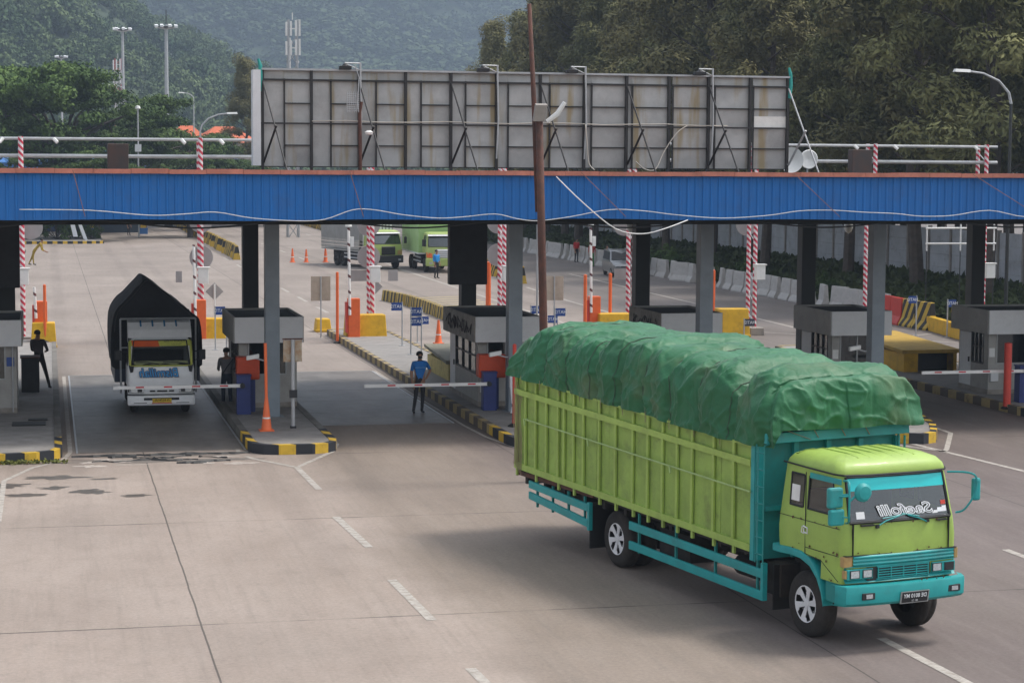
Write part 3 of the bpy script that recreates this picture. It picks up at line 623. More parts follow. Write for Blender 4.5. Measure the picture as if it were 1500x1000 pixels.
# raised arms beyond
rwarm = stripes('black banded boom', (.75, .74, .72), (.10, .03, .03), .62, (.6, 0, 1), .82, .5, .1)
for x, y, lab, h in ((11.66, 80.6, 'raised boom barrier with orange cabinet over the yellow block left of centre', 4.55), (21.55, 80.6, 'raised boom barrier with orange cabinet over the yellow block right of the rusty pole', 4.55), (5.6, 80.6, 'raised boom barrier with orange cabinet just right of the black covered truck', 3.9), (-.45, 80.6, 'orange barrier cabinet with thin white post at the far left', 2.3)):
    r = empty('raised_barrier', (x, y, .2), 0, lab, 'boom barrier', 'raised boom barriers beyond the booths')
    b = MB(); b.box(-.05, .42, -.2, .2, 0, 1.55); b.build('cabinet', M['orange'], r, bev=.02)
    b = MB(); b.box(-.14, -.055, -.2, .2, .2, 1.4); b.build('side_plate', M['redpost'], r)
    b = MB(); b.tube([(0, -.26, .9), (-.05, -.26, h-.2)], .055, 8); b.build('arm', rwarm, r, smooth=True)
    if h > 4: b = MB(); b.box(.02, .16, -.3, -.2, 3.6, 4.0); b.lathe([(.0, -.02), (.14, .0), (.12, .12), (0, .2)], (-.05, -.26, h-.15), n=10); b.build('camera', M['white'], r)
# yellow crash blocks
for x0, x1, y, h, lab in ((11.6, 13.15, 81, 1.08, 'big yellow concrete block at the base of the striped post left of centre'), (11.05, 11.6, 86, .55, 'low yellow block just left of the big one'), (-.6, .25, 80.3, .95, 'yellow block beside the far left orange cabinet'), (5.85, 6.75, 80.9, 1.0, 'yellow block right of the black covered truck'), (21.85, 23.2, 80.4, 1.06, 'yellow block above the green tarpaulin, left one'), (27.1, 28.35, 80.8, 1.18, 'yellow block above the green tarpaulin, right one near the dark sign')):
    b = MB(); b.hexa([(x0-.06, y-.4, 0), (x1+.06, y-.4, 0), (x1+.06, y+.5, 0), (x0-.06, y+.5, 0), (x0, y-.3, h), (x1, y-.3, h), (x1, y+.4, h), (x0, y+.4, h)])
    b.box(x0-.08, x1+.08, y-.42, y-.3, 0, .12)
    tag(b.build('crash_block', M['yel'], bev=.03), lab, 'concrete block', 'yellow concrete blocks before the gantry posts')

# flexible orange and red poles
def pole_post(x, y, z0, h, m, lab, r_=.055, base=True, name='marker_pole'):
    r = empty(name, (x, y, z0), 0, lab, 'marker pole', 'orange marker poles'); b = MB(); b.tube([(0, 0, .04), (0, 0, h)], r_, 10); b.lathe([(r_, 0), (0, .03)], (0, 0, h), n=10); b.build('tube', m, r, smooth=True)
    b = MB(); b.lathe([(.17, 0), (.17, .03), (.09, .08), (r_*.9, .09)], n=12); b.build('base', M['blkrub'], r); return r
for x, y, z0, h, c_, lab, rr in ((-.12, 80, .2, 2.2, 'orange', 'orange pole rising beside the left orange cabinet', .06), (-1.45, 80, .2, 2.2, 'orange', 'orange pole at the very left edge under the black sign box', .06), (11.14, 80.2, .0, 2.8, 'orange', 'tall orange pole left of the yellow block with pale board behind', .06), (21.2, 80, .2, 2.45, 'orange', 'orange red pole beside the pale board right of the rusty pole', .07), (22.5, 80.9, .2, 2.45, 'orange', 'orange pole behind the yellow block right of the rusty pole', .07), (27.3, 82, .2, 2.5, 'orange', 'orange pole behind the yellow block nearest the concrete barriers', .08), (18.05, 84, .2, 2.8, 'orange', 'pale orange pole touching the striped post left of the rusty pole', .11), (11.86, 51.9, .22, 2.15, 'redpost', 'red pole on the island nose at the rear corner of the green truck', .05), (27.04, 54.3, .1, 1.9, 'redpost', 'thick red pole before the booth at the right edge', .11), (25.0, 62, .22, 1.2, 'orred', 'short red pole beside the yellow cover right of the tarpaulin', .06)):
    pole_post(x, y, z0, h, M[c_], lab, rr)
# traffic cones
def cone(x, y, z0, h, lab, poleh=0, m='orange'):
    r = empty('traffic_cone', (x, y, z0), 0, lab, 'traffic cone', 'orange traffic cones'); b = MB(); w = h*.21
    b.lathe([(w*.8, .03), (w*.72, .05), (w*.22, h), (w*.15, h)], n=18); b.build('cone_body', M[m], r, smooth=True)
    b = MB(); b.box(-w, w, -w, w, 0, .032); b.build('base', M[m], r, bev=.008)
    b = MB(); b.lathe([(w*.56, h*.36), (w*.44, h*.54)], n=18); b.lathe([(w*.565, h*.36), (w*.445, h*.54)], n=18); b.build('band', M['white'], r, smooth=True)
    if poleh: b = MB(); b.tube([(0, 0, h*.9), (-.02, 0, poleh)], .04, 8); b.build('pole', M['orange'], r, smooth=True)
    return r
cone(5.42, 52.2, .222, .88, 'orange cone with a tall orange pole on the rounded island nose', 2.25)
cone(17.3, 148, 0, 1.0, 'small orange cone far off on the road, left of three'); cone(18.3, 148, 0, .95, 'pale faded cone far off on the road, middle of three', m='orange'); cone(19.7, 148, 0, 1.05, 'orange cone far off just left of the grey cargo truck')
cone(14.6, 77, .22, .9, 'orange cone among the small blue signs'); cone(18.6, 70, .22, .8, 'orange cone just beyond the graffiti booth roof')

# orange red boxes, intercom posts and cctv arms on island fronts
for x0, x1, y, z0, z1, lab in ((5.03, 5.66, 56.4, 1.12, 1.75, 'orange red box on the booth beside the cone island'), (11.72, 12.52, 55.95, 1.1, 1.76, 'orange red box on the stained booth above the navy cabinet')):
    r = empty('ticket_box', ((x0+x1)/2, y, .22), 0, lab, 'box', 'orange red ticket boxes'); cx = (x0+x1)/2
    b = MB(); b.box(x0-cx, x1-cx, -.22, .22, z0-.22, z1-.22); b.build('box', M['orred'], r, bev=.05)
    b = MB(); b.box(-.08, .2, -.1, .1, 0, z0-.222); b.build('stand', M['navy'], r, bev=.01)
for x, y, lab in ((5.7, 55.0, 'white camera on a bracket before the cone island column'), (12.35, 54.9, 'white camera on the column by the rear of the green truck'), (22.95, 55.0, 'white camera sticking out from the column right of the tarpaulin')):
    r = empty('security_camera', (x, y, 1.8), 0, lab, 'camera', 'white cameras on the columns')
    b = MB(); b.hexa([(-.52, -.07, -.03), (-.18, -.07, .03), (-.18, .07, .03), (-.52, .07, -.03), (-.52, -.07, .09), (-.18, -.07, .15), (-.18, .07, .15), (-.52, .07, .09)]); b.build('housing', M['white'], r, bev=.02)
    b = MB(); b.tube([(-.3, 0, .03), (-.05, 0, -.04), (.02, .05, -.04)], .02); b.build('bracket', M['galv'], r)
# grey meter post with board on cone island
r = empty('keypad_post', (6.15, 52.6, .22), 0, 'thin grey post with a rusty board seen from behind on the cone island', 'post')
b = MB(); b.tube([(0, 0, 0), (0, 0, 2.3)], .05, 10); b.build('post', M['galv'], r, smooth=True)
b = MB(); b.box(-.24, .24, .05, .08, 1.72, 2.28); b.build('board', mat('rust edged board', (.42, .38, .30), .7, c2=(.30, .15, .06), scale=6), r)
b = MB(); b.box(-.26, .26, .045, .085, 2.29, 2.33); b.build('board_edge', M['rust'], r)
b = MB(); b.box(-.1, .1, -.1, -.04, .8, 1.0); b.box(-.07, .07, -.09, .09, .0, .06); b.build('clamp', M['blk'], r)
r = empty('meter_box', (12.45, 54.5, .22), 0, 'pale grey meter box on a stand by the navy cabinet', 'meter box')
b = MB(); b.box(-.13, .13, -.08, .08, .75, 1.12); b.hexa([(-.08, -.07, .3), (.08, -.07, .3), (.08, .07, .3), (-.08, .07, .3), (-.12, -.07, .748), (.12, -.07, .748), (.12, .07, .748), (-.12, .07, .748)]); b.tube([(0, 0, .32), (0, 0, 0)], .04); b.tube([(-.1, -.1, .05), (-.08, -.12, .2), (.1, -.12, .26), (.35, -.1, .24)], .03, 6); b.build('case', M['boothp'], r)
# black drum and bin on the left island, planter pots
r = empty('dark_cabinet', (-.5, 62.6, .22), 0, 'black cabinet the leaning man stands at on the left island', 'cabinet'); b = MB(); b.box(-.3, .22, -.35, .35, 0, 1.02); b.build('body', M['blk'], r, bev=.02); b = MB(); b.box(-.33, .25, -.38, .38, 1.022, 1.06); b.build('top', M['rust'], r)
b = MB(); b.box(-.95, -.1, 54.2, 54.9, .235, .26); b.box(-.55, -.05, 55.3, 55.6, .235, .262); tag(b.build('rubber_mat', M['blkrub']), 'dark rubber mats lying on the left island', 'mat')
# low covers (stairwell hoods) behind the booths
def hood(x0, x1, y0, y1, h, lab, front):
    r = empty('stair_hood', ((x0+x1)/2, (y0+y1)/2, .22), 0, lab, 'stair cover', 'low stair covers behind the booths'); cx, cy = (x0+x1)/2, (y0+y1)/2
    b = MB(); b.hexa([(x0-cx-.1, y0-cy-.1, h-.12), (x1-cx+.1, y0-cy-.1, h-.12), (x1-cx+.1, y1-cy, h+.1), (x0-cx-.1, y1-cy, h+.1), (x0-cx-.1, y0-cy-.1, h), (x1-cx+.1, y0-cy-.1, h), (x1-cx+.1, y1-cy, h+.2), (x0-cx-.1, y1-cy, h+.2)]); b.build('roof', front[0], r, bev=.015)
    b = MB(); b.box(x0-cx, x0-cx+.12, y0-cy, y1-cy-.1, 0, h-.125); b.box(x1-cx-.12, x1-cx, y0-cy, y1-cy-.1, 0, h-.125); b.box(x0-cx+.122, x1-cx-.122, y1-cy-.2, y1-cy-.1, 0, h-.1); b.box(x0-cx+.122, x0-cx+.5, y0-cy+.002, y0-cy+.1, 0, h-.128); b.build('wall', front[1], r)
    b = MB(); b.box(x0-cx+.5, x1-cx-.125, y0-cy+.5, y0-cy+.52, 0, h-.13); b.build('opening_shade', M['blk'], r)  # black panel stands in for the shade inside the open stair front
hood(12.35, 13.5, 63.4, 67.2, .66, 'low concrete stair cover left of the stained booth behind the man in blue', (mat('olive grey slab', (.22, .21, .16), .8, dirt=.4), M['yelpale']))
hood(27.9, 29.8, 63.6, 69, .75, 'low yellow stair cover between the slate column and right booth', (mat('yellow slab', (.48, .30, .04), .7, dirt=.4), M['yel']))

# ------------------------------------------------------------ small blue signs (mirrored lettering, as the photograph shows it)
def blue_sign(x, y, z0, h, w, lab, post='galv', flip=1, two=False, txt='HATI2', sh=.3, face=None):
    r = empty('small_sign', (x, y, z0), 0, lab, 'small sign', 'small blue signs on thin posts')
    b = MB(); b.tube([(0, 0, 0), (0, 0, h)], .028, 6); b.lathe([(.12, 0), (.12, .02)], n=10); b.build('post', M[post], r)
    for k in range(2 if two else 1):
        z1 = h-k*.36-.02; cx = flip*(w/2+.02)
        b = MB(); b.box(cx-w/2, cx+w/2, -.045, -.03, z1-sh, z1); p = b.build('plate', face or M['signblue'], r)
        text('lettering', txt, M['signwhite'], sh*.62, p, frame((cx, -.047, z1-sh/2), (1, 0, 0), (0, 0, 1)), sx=.95)
    if two: b = MB(); b.box(.02, w, -.04, -.03, h-.36, h-.30); b.tube([(w+.03, 0, 0), (w+.03, 0, h)], .028, 6); b.build('second_post', M[post], r)
blue_sign(5.98, 75.5, .22, 1.62, .34, 'upper blue sign beside the striped post right of the black covered truck')
blue_sign(6.22, 73.5, .22, 1.12, .34, 'lower blue sign on the thin post just above the first booth roof')
blue_sign(13.05, 76.2, .22, 1.66, .40, 'blue sign on a thin post, leftmost beside the yellow block', flip=-1)
blue_sign(12.75, 72.6, .22, 1.72, .36, 'double blue sign with white panel between two thin posts', two=True)
blue_sign(14.1, 78.8, .1, 1.05, .42, 'single blue sign right of the double one, low on its post')
blue_sign(18.0, 76, .22, 1.5, .36, 'blue sign left of the rusty pole above the tarpaulin')
blue_sign(18.95, 76, .22, 1.4, .38, 'upper blue sign right of the rusty pole')
blue_sign(19.55, 78, .22, .98, .38, 'lower blue sign right of the rusty pole near the tarpaulin', flip=-1)
blue_sign(27.85, 79.6, .1, .75, .42, 'dark sign with yellow foot below the right yellow block', face=mat('dark sign face', (.03, .035, .06), .5))
blue_sign(35.6, 80, .0, 1.7, .36, 'blue sign left one before the red and yellow barriers', flip=-1)
blue_sign(36.55, 79, .0, 1.6, .34, 'blue sign right one before the yellow striped barriers')
# diamonds seen from behind and pale boards
for x, y, z, h, lab in ((6.5, 82.4, 1.95, 2.35, 'grey diamond sign back beside the striped post right of the covered truck'), (13.2, 84, 2.0, 2.4, 'grey diamond sign back right of the striped post near centre')):
    r = empty('diamond_sign', (x, y, 0), 0, lab, 'road sign', 'diamond signs seen from behind'); b = MB(); s_ = .36; b.hexa([(-s_, -.01, z), (0, -.01, z-s_), (s_, -.01, z), (0, -.01, z+s_), (-s_, .01, z), (0, .01, z-s_), (s_, .01, z), (0, .01, z+s_)]); b.build('panel', disc, r)
    b = MB(); b.tube([(0, -.05, 0), (0, -.05, h-.1)], .04); b.build('post', M['white'], r)
for x, y, w, lab in ((10.85, 83, .8, 'pale square board behind the tall orange pole near centre'), (20.4, 82, .8, 'pale square board behind the orange red pole right of the rusty pole')):
    r = empty('board_sign', (x, y, 0), 0, lab, 'board', 'pale boards seen from behind'); b = MB(); b.box(-w/2, w/2, 0, .03, 1.5, 2.5); b.build('panel', mat('pale tan board', (.42, .35, .28), .7, dirt=.3), r); b = MB(); b.tube([(0, -.04, 0), (0, -.04, 2.5)], .03); b.build('post', M['galv'], r)
# thin posts near centre / left
for x, y, h, lab in ((15.0+3.0, 75, 5.3, 'thin grey pole just left of the rusty pole behind the canopy edge'), (6.55, 70.5, 4.9, 'thin grey pole right of the striped post near the covered truck')):
    r = empty('thin_pole', (x, y, .2), 0, lab, 'pole'); b = MB(); b.tube([(0, 0, 0), (0, 0, h)], .04, 8); b.lathe([(.1, 0), (.08, .12)], n=8); b.build('tube', M['galv'], r)

# floodlight / ptz cameras under the canopy edge
for x, y, z, lab in ((19.05, 66, 5.0, 'white dome camera beside the double striped post near centre'), (27.0, 66.5, 4.95, 'white dome camera left of the striped post right of centre')):
    r = empty('dome_camera', (x, y, z), 0, lab, 'camera', 'dome cameras under the canopy'); b = MB(); b.lathe([(0, .28), (.13, .24), (.16, .05), (.14, -.02), (.11, -.12), (0, -.2)], n=14); b.build('dome', M['white'], r, smooth=True); b = MB(); b.tube([(0, 0, .2), (.1, 0, .35), (.12, 0, .75)], .03); b.build('bracket', M['galv'], r)
# ------------------------------------------------------------ vehicles (local +X is forward)
def cab(parent, body, rows, w, xr, q=(-.33, .06), d0=.17, wz=(1.98, 2.46), gz=(1.89, 2.53), arch=(.55, 1.28), glassm=None, crown=.05, rc=.13, gw=.90, rear_glass=False, quarter=True):
    """forward-control cab. rows: (z, x_front, x_rear, width factor). Windows are real openings with panes."""
    glassm = glassm or M['glass']
    P = []; ncol = None
    for z, xf, xrr, wf in rows:
        W_ = w*wf; a = xf-rc-.06
        sx_ = [xrr+.08, q[0], q[1], d0, (d0+a)/2, a]
        row = [(xrr, -W_+.10, z), (xrr+.02, -W_+.03, z)] + [(x, -W_, z) for x in sx_]
        fx_ = lambda y: xf - crown*(y/W_)**2
        for t in (0, 25, 50, 72): row.append((xf-rc-crown*.8+rc*math.sin(R(t)), -W_+rc-rc*math.cos(R(t)), z))
        fy = [-gw*wf, -gw*wf*.5, 0, gw*wf*.5, gw*wf]
        for y in fy: row.append((fx_(y), y, z))
        row += [(x, -y, zz) for x, y, zz in row[:12]][::-1]
        P.append(row); ncol = len(row)
    C_ = {'q': [3], 'd': [5, 6], 'f': [12, 13, 14, 15]}
    mir = lambda j: ncol-2-j
    b = MB(); base = 0; b.v = [p for r_ in P for p in r_]; G_ = MB(); wins = {}
    zs = [r_[0][2] for r_ in P]
    for i in range(len(P)-1):
        zm = (zs[i]+zs[i+1])/2
        for j in range(ncol):
            j2 = (j+1) % ncol; f = (i*ncol+j, i*ncol+j2, (i+1)*ncol+j2, (i+1)*ncol+j); key = None
            if gz[0] < zm < gz[1] and j in C_['f']: key = 'windscreen'
            if wz[0] < zm < wz[1]:
                if j in C_['q'] and quarter: key = 'quarter_window_near'
                if mir(j) in C_['q'] and quarter: key = 'quarter_window_far'
                if j in C_['d']: key = 'door_window_near'
                if mir(j) in C_['d']: key = 'door_window_far'
            xm = (P[i][j][0]+P[i][j2][0])/2
            if zm < arch[1] and xm < arch[0]: continue
            if key: wins.setdefault(key, []).append(f)
            else: b.f.append(f); b.m.append(0)
    top = len(P)-1
    b.f.append(tuple(top*ncol+j for j in range(ncol))); b.m.append(0)
    o = b.build('cab', body, parent, smooth=True)
    for k, fs in wins.items():
        used = sorted({i for f in fs for i in f}); mp_ = {u: n for n, u in enumerate(used)}
        g_ = MB(); g_.v = [b.v[u] for u in used]; g_.f = [tuple(mp_[i] for i in f) for f in fs]; g_.m = [0]*len(fs)
        nm = 'windscreen' if k == 'windscreen' else ('quarter_window' if 'quarter' in k else 'door_window')
        gl = g_.build(nm, glassm, o, smooth='all')
        # rubber seal round the opening
        from collections import Counter
        ec = Counter(tuple(sorted((f[i], f[(i+1) % 4]))) for f in fs for i in range(4)); s_ = MB()
        for (u, v_), c_ in ec.items():
            if c_ == 1: s_.tube([b.v[u], b.v[v_]], .016 if k != 'windscreen' else .024, 6, cap=False)
        s_.build('window_seal', M['blkrub'], gl)
    return o
def wheel(parent, x, y, r, wd, hubm, out=-1, star=True, steel=None):
    """axis along y; out = side that faces outward"""
    t = empty('wheel', (x, y, r), 0); t.parent = parent
    b = MB(); pr = [(r*.56, -wd/2), (r*.80, -wd/2-.012), (r*.95, -wd/2+.02), (r, -wd/2+.06), (r, -.03), (r*.985, -.02), (r*.985, .02), (r, .03), (r, wd/2-.06), (r*.95, wd/2-.02), (r*.80, wd/2+.012), (r*.56, wd/2)]
    b.lathe(pr, (0, 0, 0), 'y', 36, cap=False); b.build('tyre', M['tire'], t, smooth=True)
    b = MB(); s_ = out*wd/2
    b.lathe([(r*.56, s_*.96), (r*.50, s_*.90), (r*.48, s_*.35), (r*.2, s_*.30), (r*.2, s_*.7), (.0, s_*.72)], (0, 0, 0), 'y', 30, cap=False); rim = b.build('rim', steel or M['dkst'], t, smooth=True)
    if star:
        b = MB()
        for k in range(6):
            a = 2*PI*k/6+.3; c_, sn = math.cos(a), math.sin(a)
            def pt(u, v_, h): return (u*c_-v_*sn, s_*h, u*sn+v_*c_)
            r1 = r*.08; r2 = r*.53
            b.hexa([pt(r1, -.03, .70), pt(r2, -.075, .90), pt(r2, .035, .90), pt(r1, .03, .70), pt(r1, -.03, .84), pt(r2, -.075, 1.0), pt(r2, .035, 1.0), pt(r1, .03, .84)]); b.hexa([pt(r*.40, .03, .84), pt(r2, .03, .92), pt(r2, .10, .92), pt(r*.42, .06, .84), pt(r*.40, .03, .93), pt(r2, .03, .99), pt(r2, .10, .99), pt(r*.42, .06, .93)])
        b.lathe([(r*.13, s_*.7), (r*.12, s_*.92), (0, s_*.94)], (0, 0, 0), 'y', 16); b.lathe([(r*.53, s_*.93), (r*.565, s_*1.0), (r*.55, s_*1.03), (r*.52, s_*1.0), (r*.53, s_*.93)], (0, 0, 0), 'y', 30, cap=False)
        b.build('hub_star', hubm, rim, bev=.006)
        b = MB()
        for k in range(10): a = 2*PI*k/10; b.lathe([(.018, s_*.3), (.016, s_*.62), (0, s_*.63)], (r*.33*math.cos(a), 0, r*.33*math.sin(a)), 'y', 6)
        b.build('wheel_nuts', M['galv'], rim)
    else:
        b = MB(); b.lathe([(r*.2, s_*.7), (r*.17, s_*.95), (0, s_)], (0, 0, 0), 'y', 14); b.build('hub', hubm, rim, smooth=True)
    return t

lime = mat('lime green paint', (.30, .435, .080), .5, var=.10, scale=1.7, dirt=.30, coat=.1)
limes = mat('lime frame paint', (.33, .46, .095), .55, var=.12, scale=3, dirt=.32)
limed = mat('weathered lime green paint', (.265, .385, .078), .62, var=.18, scale=2.2, dirt=.62)
teal = mat('turquoise paint', (.012, .29, .29), .45, var=.12, scale=2.5, dirt=.38)
teald = mat('weathered turquoise paint', (.012, .22, .21), .6, var=.15, scale=1.5, dirt=.3)
tealb = mat('bright turquoise film', (.01, .50, .52), .35, var=.03)
under = mat('dirty underbody', (.025, .022, .02), .9, var=.4, dirt=.5)
chrome = mat('silver paint', (.72, .72, .74), .32, metal=.5, var=.04)
lampg = mat('headlamp glass', (.55, .58, .60), .15, metal=.4, var=.25, scale=30)
amber = mat('old amber lens', (.40, .26, .10), .35, var=.15, scale=12)
intr = mat('dark cab interior', (.05, .045, .045), .8); dashm = mat('maroon dashboard', (.17, .06, .05), .75)

silv = mat('silver wheel cover', (.74, .74, .75), .4, metal=.15, var=.1, scale=6, dirt=.35)
T = empty('cargo_truck', (11.99, 28.74, 0), R(-77.2), 'big lime green and turquoise cargo truck with a high roped load under green tarpaulin', 'truck')
rows = [(1.0, 1.13, -.60, 1.0), (1.28, 1.15, -.61, 1.0), (1.45, 1.155, -.62, 1.005), (1.62, 1.15, -.62, 1.01), (1.80, 1.13, -.61, 1.0), (1.89, 1.12, -.60, .99), (1.98, 1.09, -.59, .985), (2.22, 1.03, -.56, .97), (2.46, .965, -.53, .955), (2.53, .945, -.52, .95), (2.57, .95, -.51, .955), (2.65, .93, -.49, .93), (2.73, .85, -.43, .87), (2.785, .68, -.32, .75), (2.80, .5, -.2, .6)]
CB = empty('cab_group', (0, -.10, 0)); bpy.data.objects.remove(CB)
off = -.10
cb = cab(T, lime, rows, 1.02, -.62, q=(-.30, .05), glassm=glass('windscreen glass', (.55, .60, .60), .07)); cb.location.y = off
ld = [c for c in ALLCH(cb)]
# doors, grooves, handle, emblem
def on(mb, name, m, par=cb, **k): return mb.build(name, m, par, **k)
b = MB()
for z0, z1 in ((1.30, 2.52),):
    b.box(.135, .147, -1.029, -1.018, z0, z1)
b.tube([(.14, -1.022, 1.30), (.55, -1.022, 1.27), (1.0, -1.022, 1.03)], .006, 4); b.box(-.58, 1.02, -1.026, -1.016, 1.795, 1.803); b.box(.14, 1.0, -1.030, -1.018, 1.395, 1.405)
on(b, 'door_gap', M['blkrub'])
b = MB(); b.tube([(-.15, -1.03, 1.70), (-.17, -1.03, 1.61), (-.10, -1.035, 1.60), (-.10, -1.035, 1.68)], .012, 5); b.tube([(-.08, -1.035, 1.62), (-.01, -1.035, 1.61), (-.01, -1.035, 1.69), (-.12, -1.035, 1.71)], .012, 5)
emb = on(b, 'badge', chrome); emb.location.x = .22
b = MB(); b.box(.2, .98, -.995, -.975, 2.44, 2.52); on(b, 'window_visor', teal)
b = MB(); b.hexa([(-.27, -1.008, 2.05), (-.06, -1.008, 2.05), (-.06, -1.0, 2.05), (-.27, -1.0, 2.05), (-.27, -.992, 2.29), (-.06, -.992, 2.29), (-.06, -.982, 2.29), (-.27, -.982, 2.29)]); stk = on(b, 'paper_notice', M['white'])
# front panel: seams, turquoise band, grille, lamps
b = MB()
for y in (-.86, .84): b.box(1.10, 1.142, y-.005, y+.005, 1.42, 1.88)
b.box(1.0, 1.15, -.99, .99, 1.415, 1.424); on(b, 'panel_gap', M['blkrub'])
b = MB(); Pn = []
for k in range(13):
    z = 1.415-.0125*k; d = 1.165+.022*abs(math.sin(k*PI/4)); Pn.append([(d-.05*(y/1.0)**2, y, z) for y in [-.86+1.8*i/12 for i in range(13)]])
b.grid(Pn); on(b, 'front_band', teal, smooth='all')
b = MB(); Pn = [[(1.155-.05*(y/1.0)**2+dx, y, z) for y in [-.98+1.96*i/12 for i in range(13)]] for z, dx in ((1.265, -.02), (1.262, .02), (1.248, .02), (1.245, -.02), (1.06, -.02), (1.02, .02))]; b.grid(Pn); on(b, 'lamp_panel', teal)
b = MB(); b.box(1.135, 1.15, -.62, .50, 1.04, 1.235); on(b, 'grille_shadow', M['blk'])
b = MB()
for k in range(5): z = 1.075+.036*k; b.box(1.152, 1.172, -.44, .46, z, z+.014)
for y in (-.44, -.21, .01, .24, .45): b.box(1.150, 1.170, y, y+.016, 1.06, 1.235)
b.box(1.150, 1.168, -.46, .48, 1.232, 1.25); b.box(1.150, 1.168, -.46, .48, 1.05, 1.064); on(b, 'grille', teal)
for s_, ys in ((-1, (-.84, -.62)), (1, (.62, .84))):
    b = MB(); ya, yb = (-.97, -.52) if s_ < 0 else (.53, .95); b.box(1.10, 1.158, ya, yb, 1.075, 1.225); on(b, 'lamp_bezel', teal, bev=.006)
    for i, y in enumerate(ys):
        b = MB(); b.box(1.15, 1.166, y-.085, y+.085, 1.09, 1.21); hl = on(b, 'headlight', M['blk'])
        b = MB(); b.hexa([(1.16, y-.07, 1.10), (1.172, y-.07, 1.10), (1.172, y+.07, 1.10), (1.16, y+.07, 1.10), (1.16, y-.07, 1.20), (1.168, y-.07, 1.20), (1.168, y+.07, 1.20), (1.16, y+.07, 1.20)]); b.build('lens', lampg if not (s_ > 0 and i == 1) else M['blk'], hl)
    b = MB(); ya, yb = (-1.015, -.865) if s_ < 0 else (.95, 1.015); b.box(1.03, 1.135, ya, yb, 1.255, 1.41); on(b, 'marker_lamp', amber, bev=.01)
    if s_ < 0: b = MB(); b.box(1.06, 1.148, -1.0, -.955+.03, 1.09, 1.21); on(b, 'turn_lamp', amber, bev=.008)
# bumper
b = MB(); ys = [-1.13, -1.05, -.8, -.4, 0, .4, .8, 1.05, 1.13]; xb = [1.08, 1.25, 1.30, 1.33, 1.34, 1.33, 1.30, 1.25, 1.08]
b.grid([[(x-.12, y*.99, 1.0) for x, y in zip(xb, ys)], [(x, y, 1.0) for x, y in zip(xb, ys)], [(x+.012, y, .97) for x, y in zip(xb, ys)], [(x, y, .745) for x, y in zip(xb, ys)], [(x-.05, y*.99, .70+.0*y) for x, y in zip(xb, ys)], [(x-.16, y*.98, .70) for x, y in zip(xb, ys)]])
bm_ = on(b, 'bumper', teal, smooth=True)
for y in (-.70, .83):
    b = MB(); b.box(1.255, 1.325 if y < 0 else 1.315, y-.11, y+.11, .80, .90); fl = b.build('fog_lamp', M['blk'], bm_, bev=.008)
    b = MB(); b.box(1.32 if y < 0 else 1.31, 1.333 if y < 0 else 1.323, y-.05, y+.06, .82, .88); b.build('lens', lampg, fl)
b = MB(); b.hexa([(1.335, -.17, .70), (1.35, -.17, .70), (1.35, .33, .70), (1.335, .33, .70), (1.365, -.17, .88), (1.38, -.17, .88), (1.38, .33, .88), (1.365, .33, .88)]); pf = b.build('licence_plate', M['alu'], bm_)
b = MB(); b.hexa([(1.346, -.15, .713), (1.353, -.15, .713), (1.353, .31, .713), (1.346, .31, .713), (1.374, -.15, .867), (1.381, -.15, .867), (1.381, .31, .867), (1.374, .31, .867)]); b.build('plate_face', M['blk'], pf)
PF = lambda y, z: frame((1.3555+(z-.713)*.19, y, z), (0, 1, 0), (.17, 0, 1))
text('plate_number', 'DE 8010 MY', M['signwhite'], .085, pf, PF(.08, .81), sx=.93, ext=.001, off=.0015); text('plate_date', '08 · 21', M['signwhite'], .04, pf, PF(.08, .737), ext=.001)
# windscreen film, lettering, stickers: laid on the sloping pane
def WS(y, z, d=.006):   # point on the pane
    k = [(1.89, 1.12), (1.98, 1.09), (2.22, 1.03), (2.46, .965), (2.53, .945)]
    for (z0, x0), (z1, x1) in zip(k, k[1:]):
        if z <= z1 or z1 == 2.53: x = x0+(x1-x0)*(z-z0)/(z1-z0); break
    return (x-.05*y*y+d, y, z)
b = MB(); b.grid([[WS(y, z) for y in [-.855+1.71*i/10 for i in range(11)]] for z in (2.335, 2.42, 2.46, 2.515)]); wsn = [c for c in ALLCH(cb) if c.name.startswith('windscreen')][0]; b.build('sun_strip', tealb, wsn, smooth='all')
def ws_text(name, s_, m, size, y, z, d, off_, sx=1., shear=.25):
    o = text(name, s_, m, size, wsn, frame(WS(y, z, d), (0, 1, 0), (-.26, 0, 1)), ext=.0008, shear=shear, off=off_, sx=sx); return o
ws_text('name_outline', 'Saefolli', M['blk'], .22, .10, 2.035, .006, .014, 1.55); ws_text('name_lettering', 'Saefolli', M['signwhite'], .22, .10, 2.035, .0085, .008, 1.55)
ws_text('name_inner', 'Saefolli', mat('grey lettering', (.12, .13, .13), .5), .22, .10, 2.035, .0105, -.003, 1.55)
for (y, z, w_, h_, m_) in ((-.70, 1.99, .07, .05, 'boothp'), (.80, 2.0, .04, .04, 'signwhite'), (.72, 1.99, .05, .03, 'signwhite'), (.62, 1.965, .05, .02, 'boothp'), (.795, 2.09, .045, .03, 'redpost')):
    b = MB(); b.grid([[WS(y+a, z+c_, .004) for a in (-w_, w_)] for c_ in (-h_, h_)]); b.build('sticker', M[m_], wsn)
b = MB()
for y0, y1 in ((-.42, -.05), (.42, .1)):
    b.tube([(1.15, y0*1.0-.0, 1.845), WS(y0*.7, 1.90, .03), WS(y1, 1.955, .03)], .010, 5)
b.tube([WS(-.35, 1.935, .03), WS(.05, 1.97, .03)], .007, 4); b.tube([WS(.3, 1.93, .03), WS(.0, 1.985, .03)], .007, 4); on(b, 'wiper', teal)
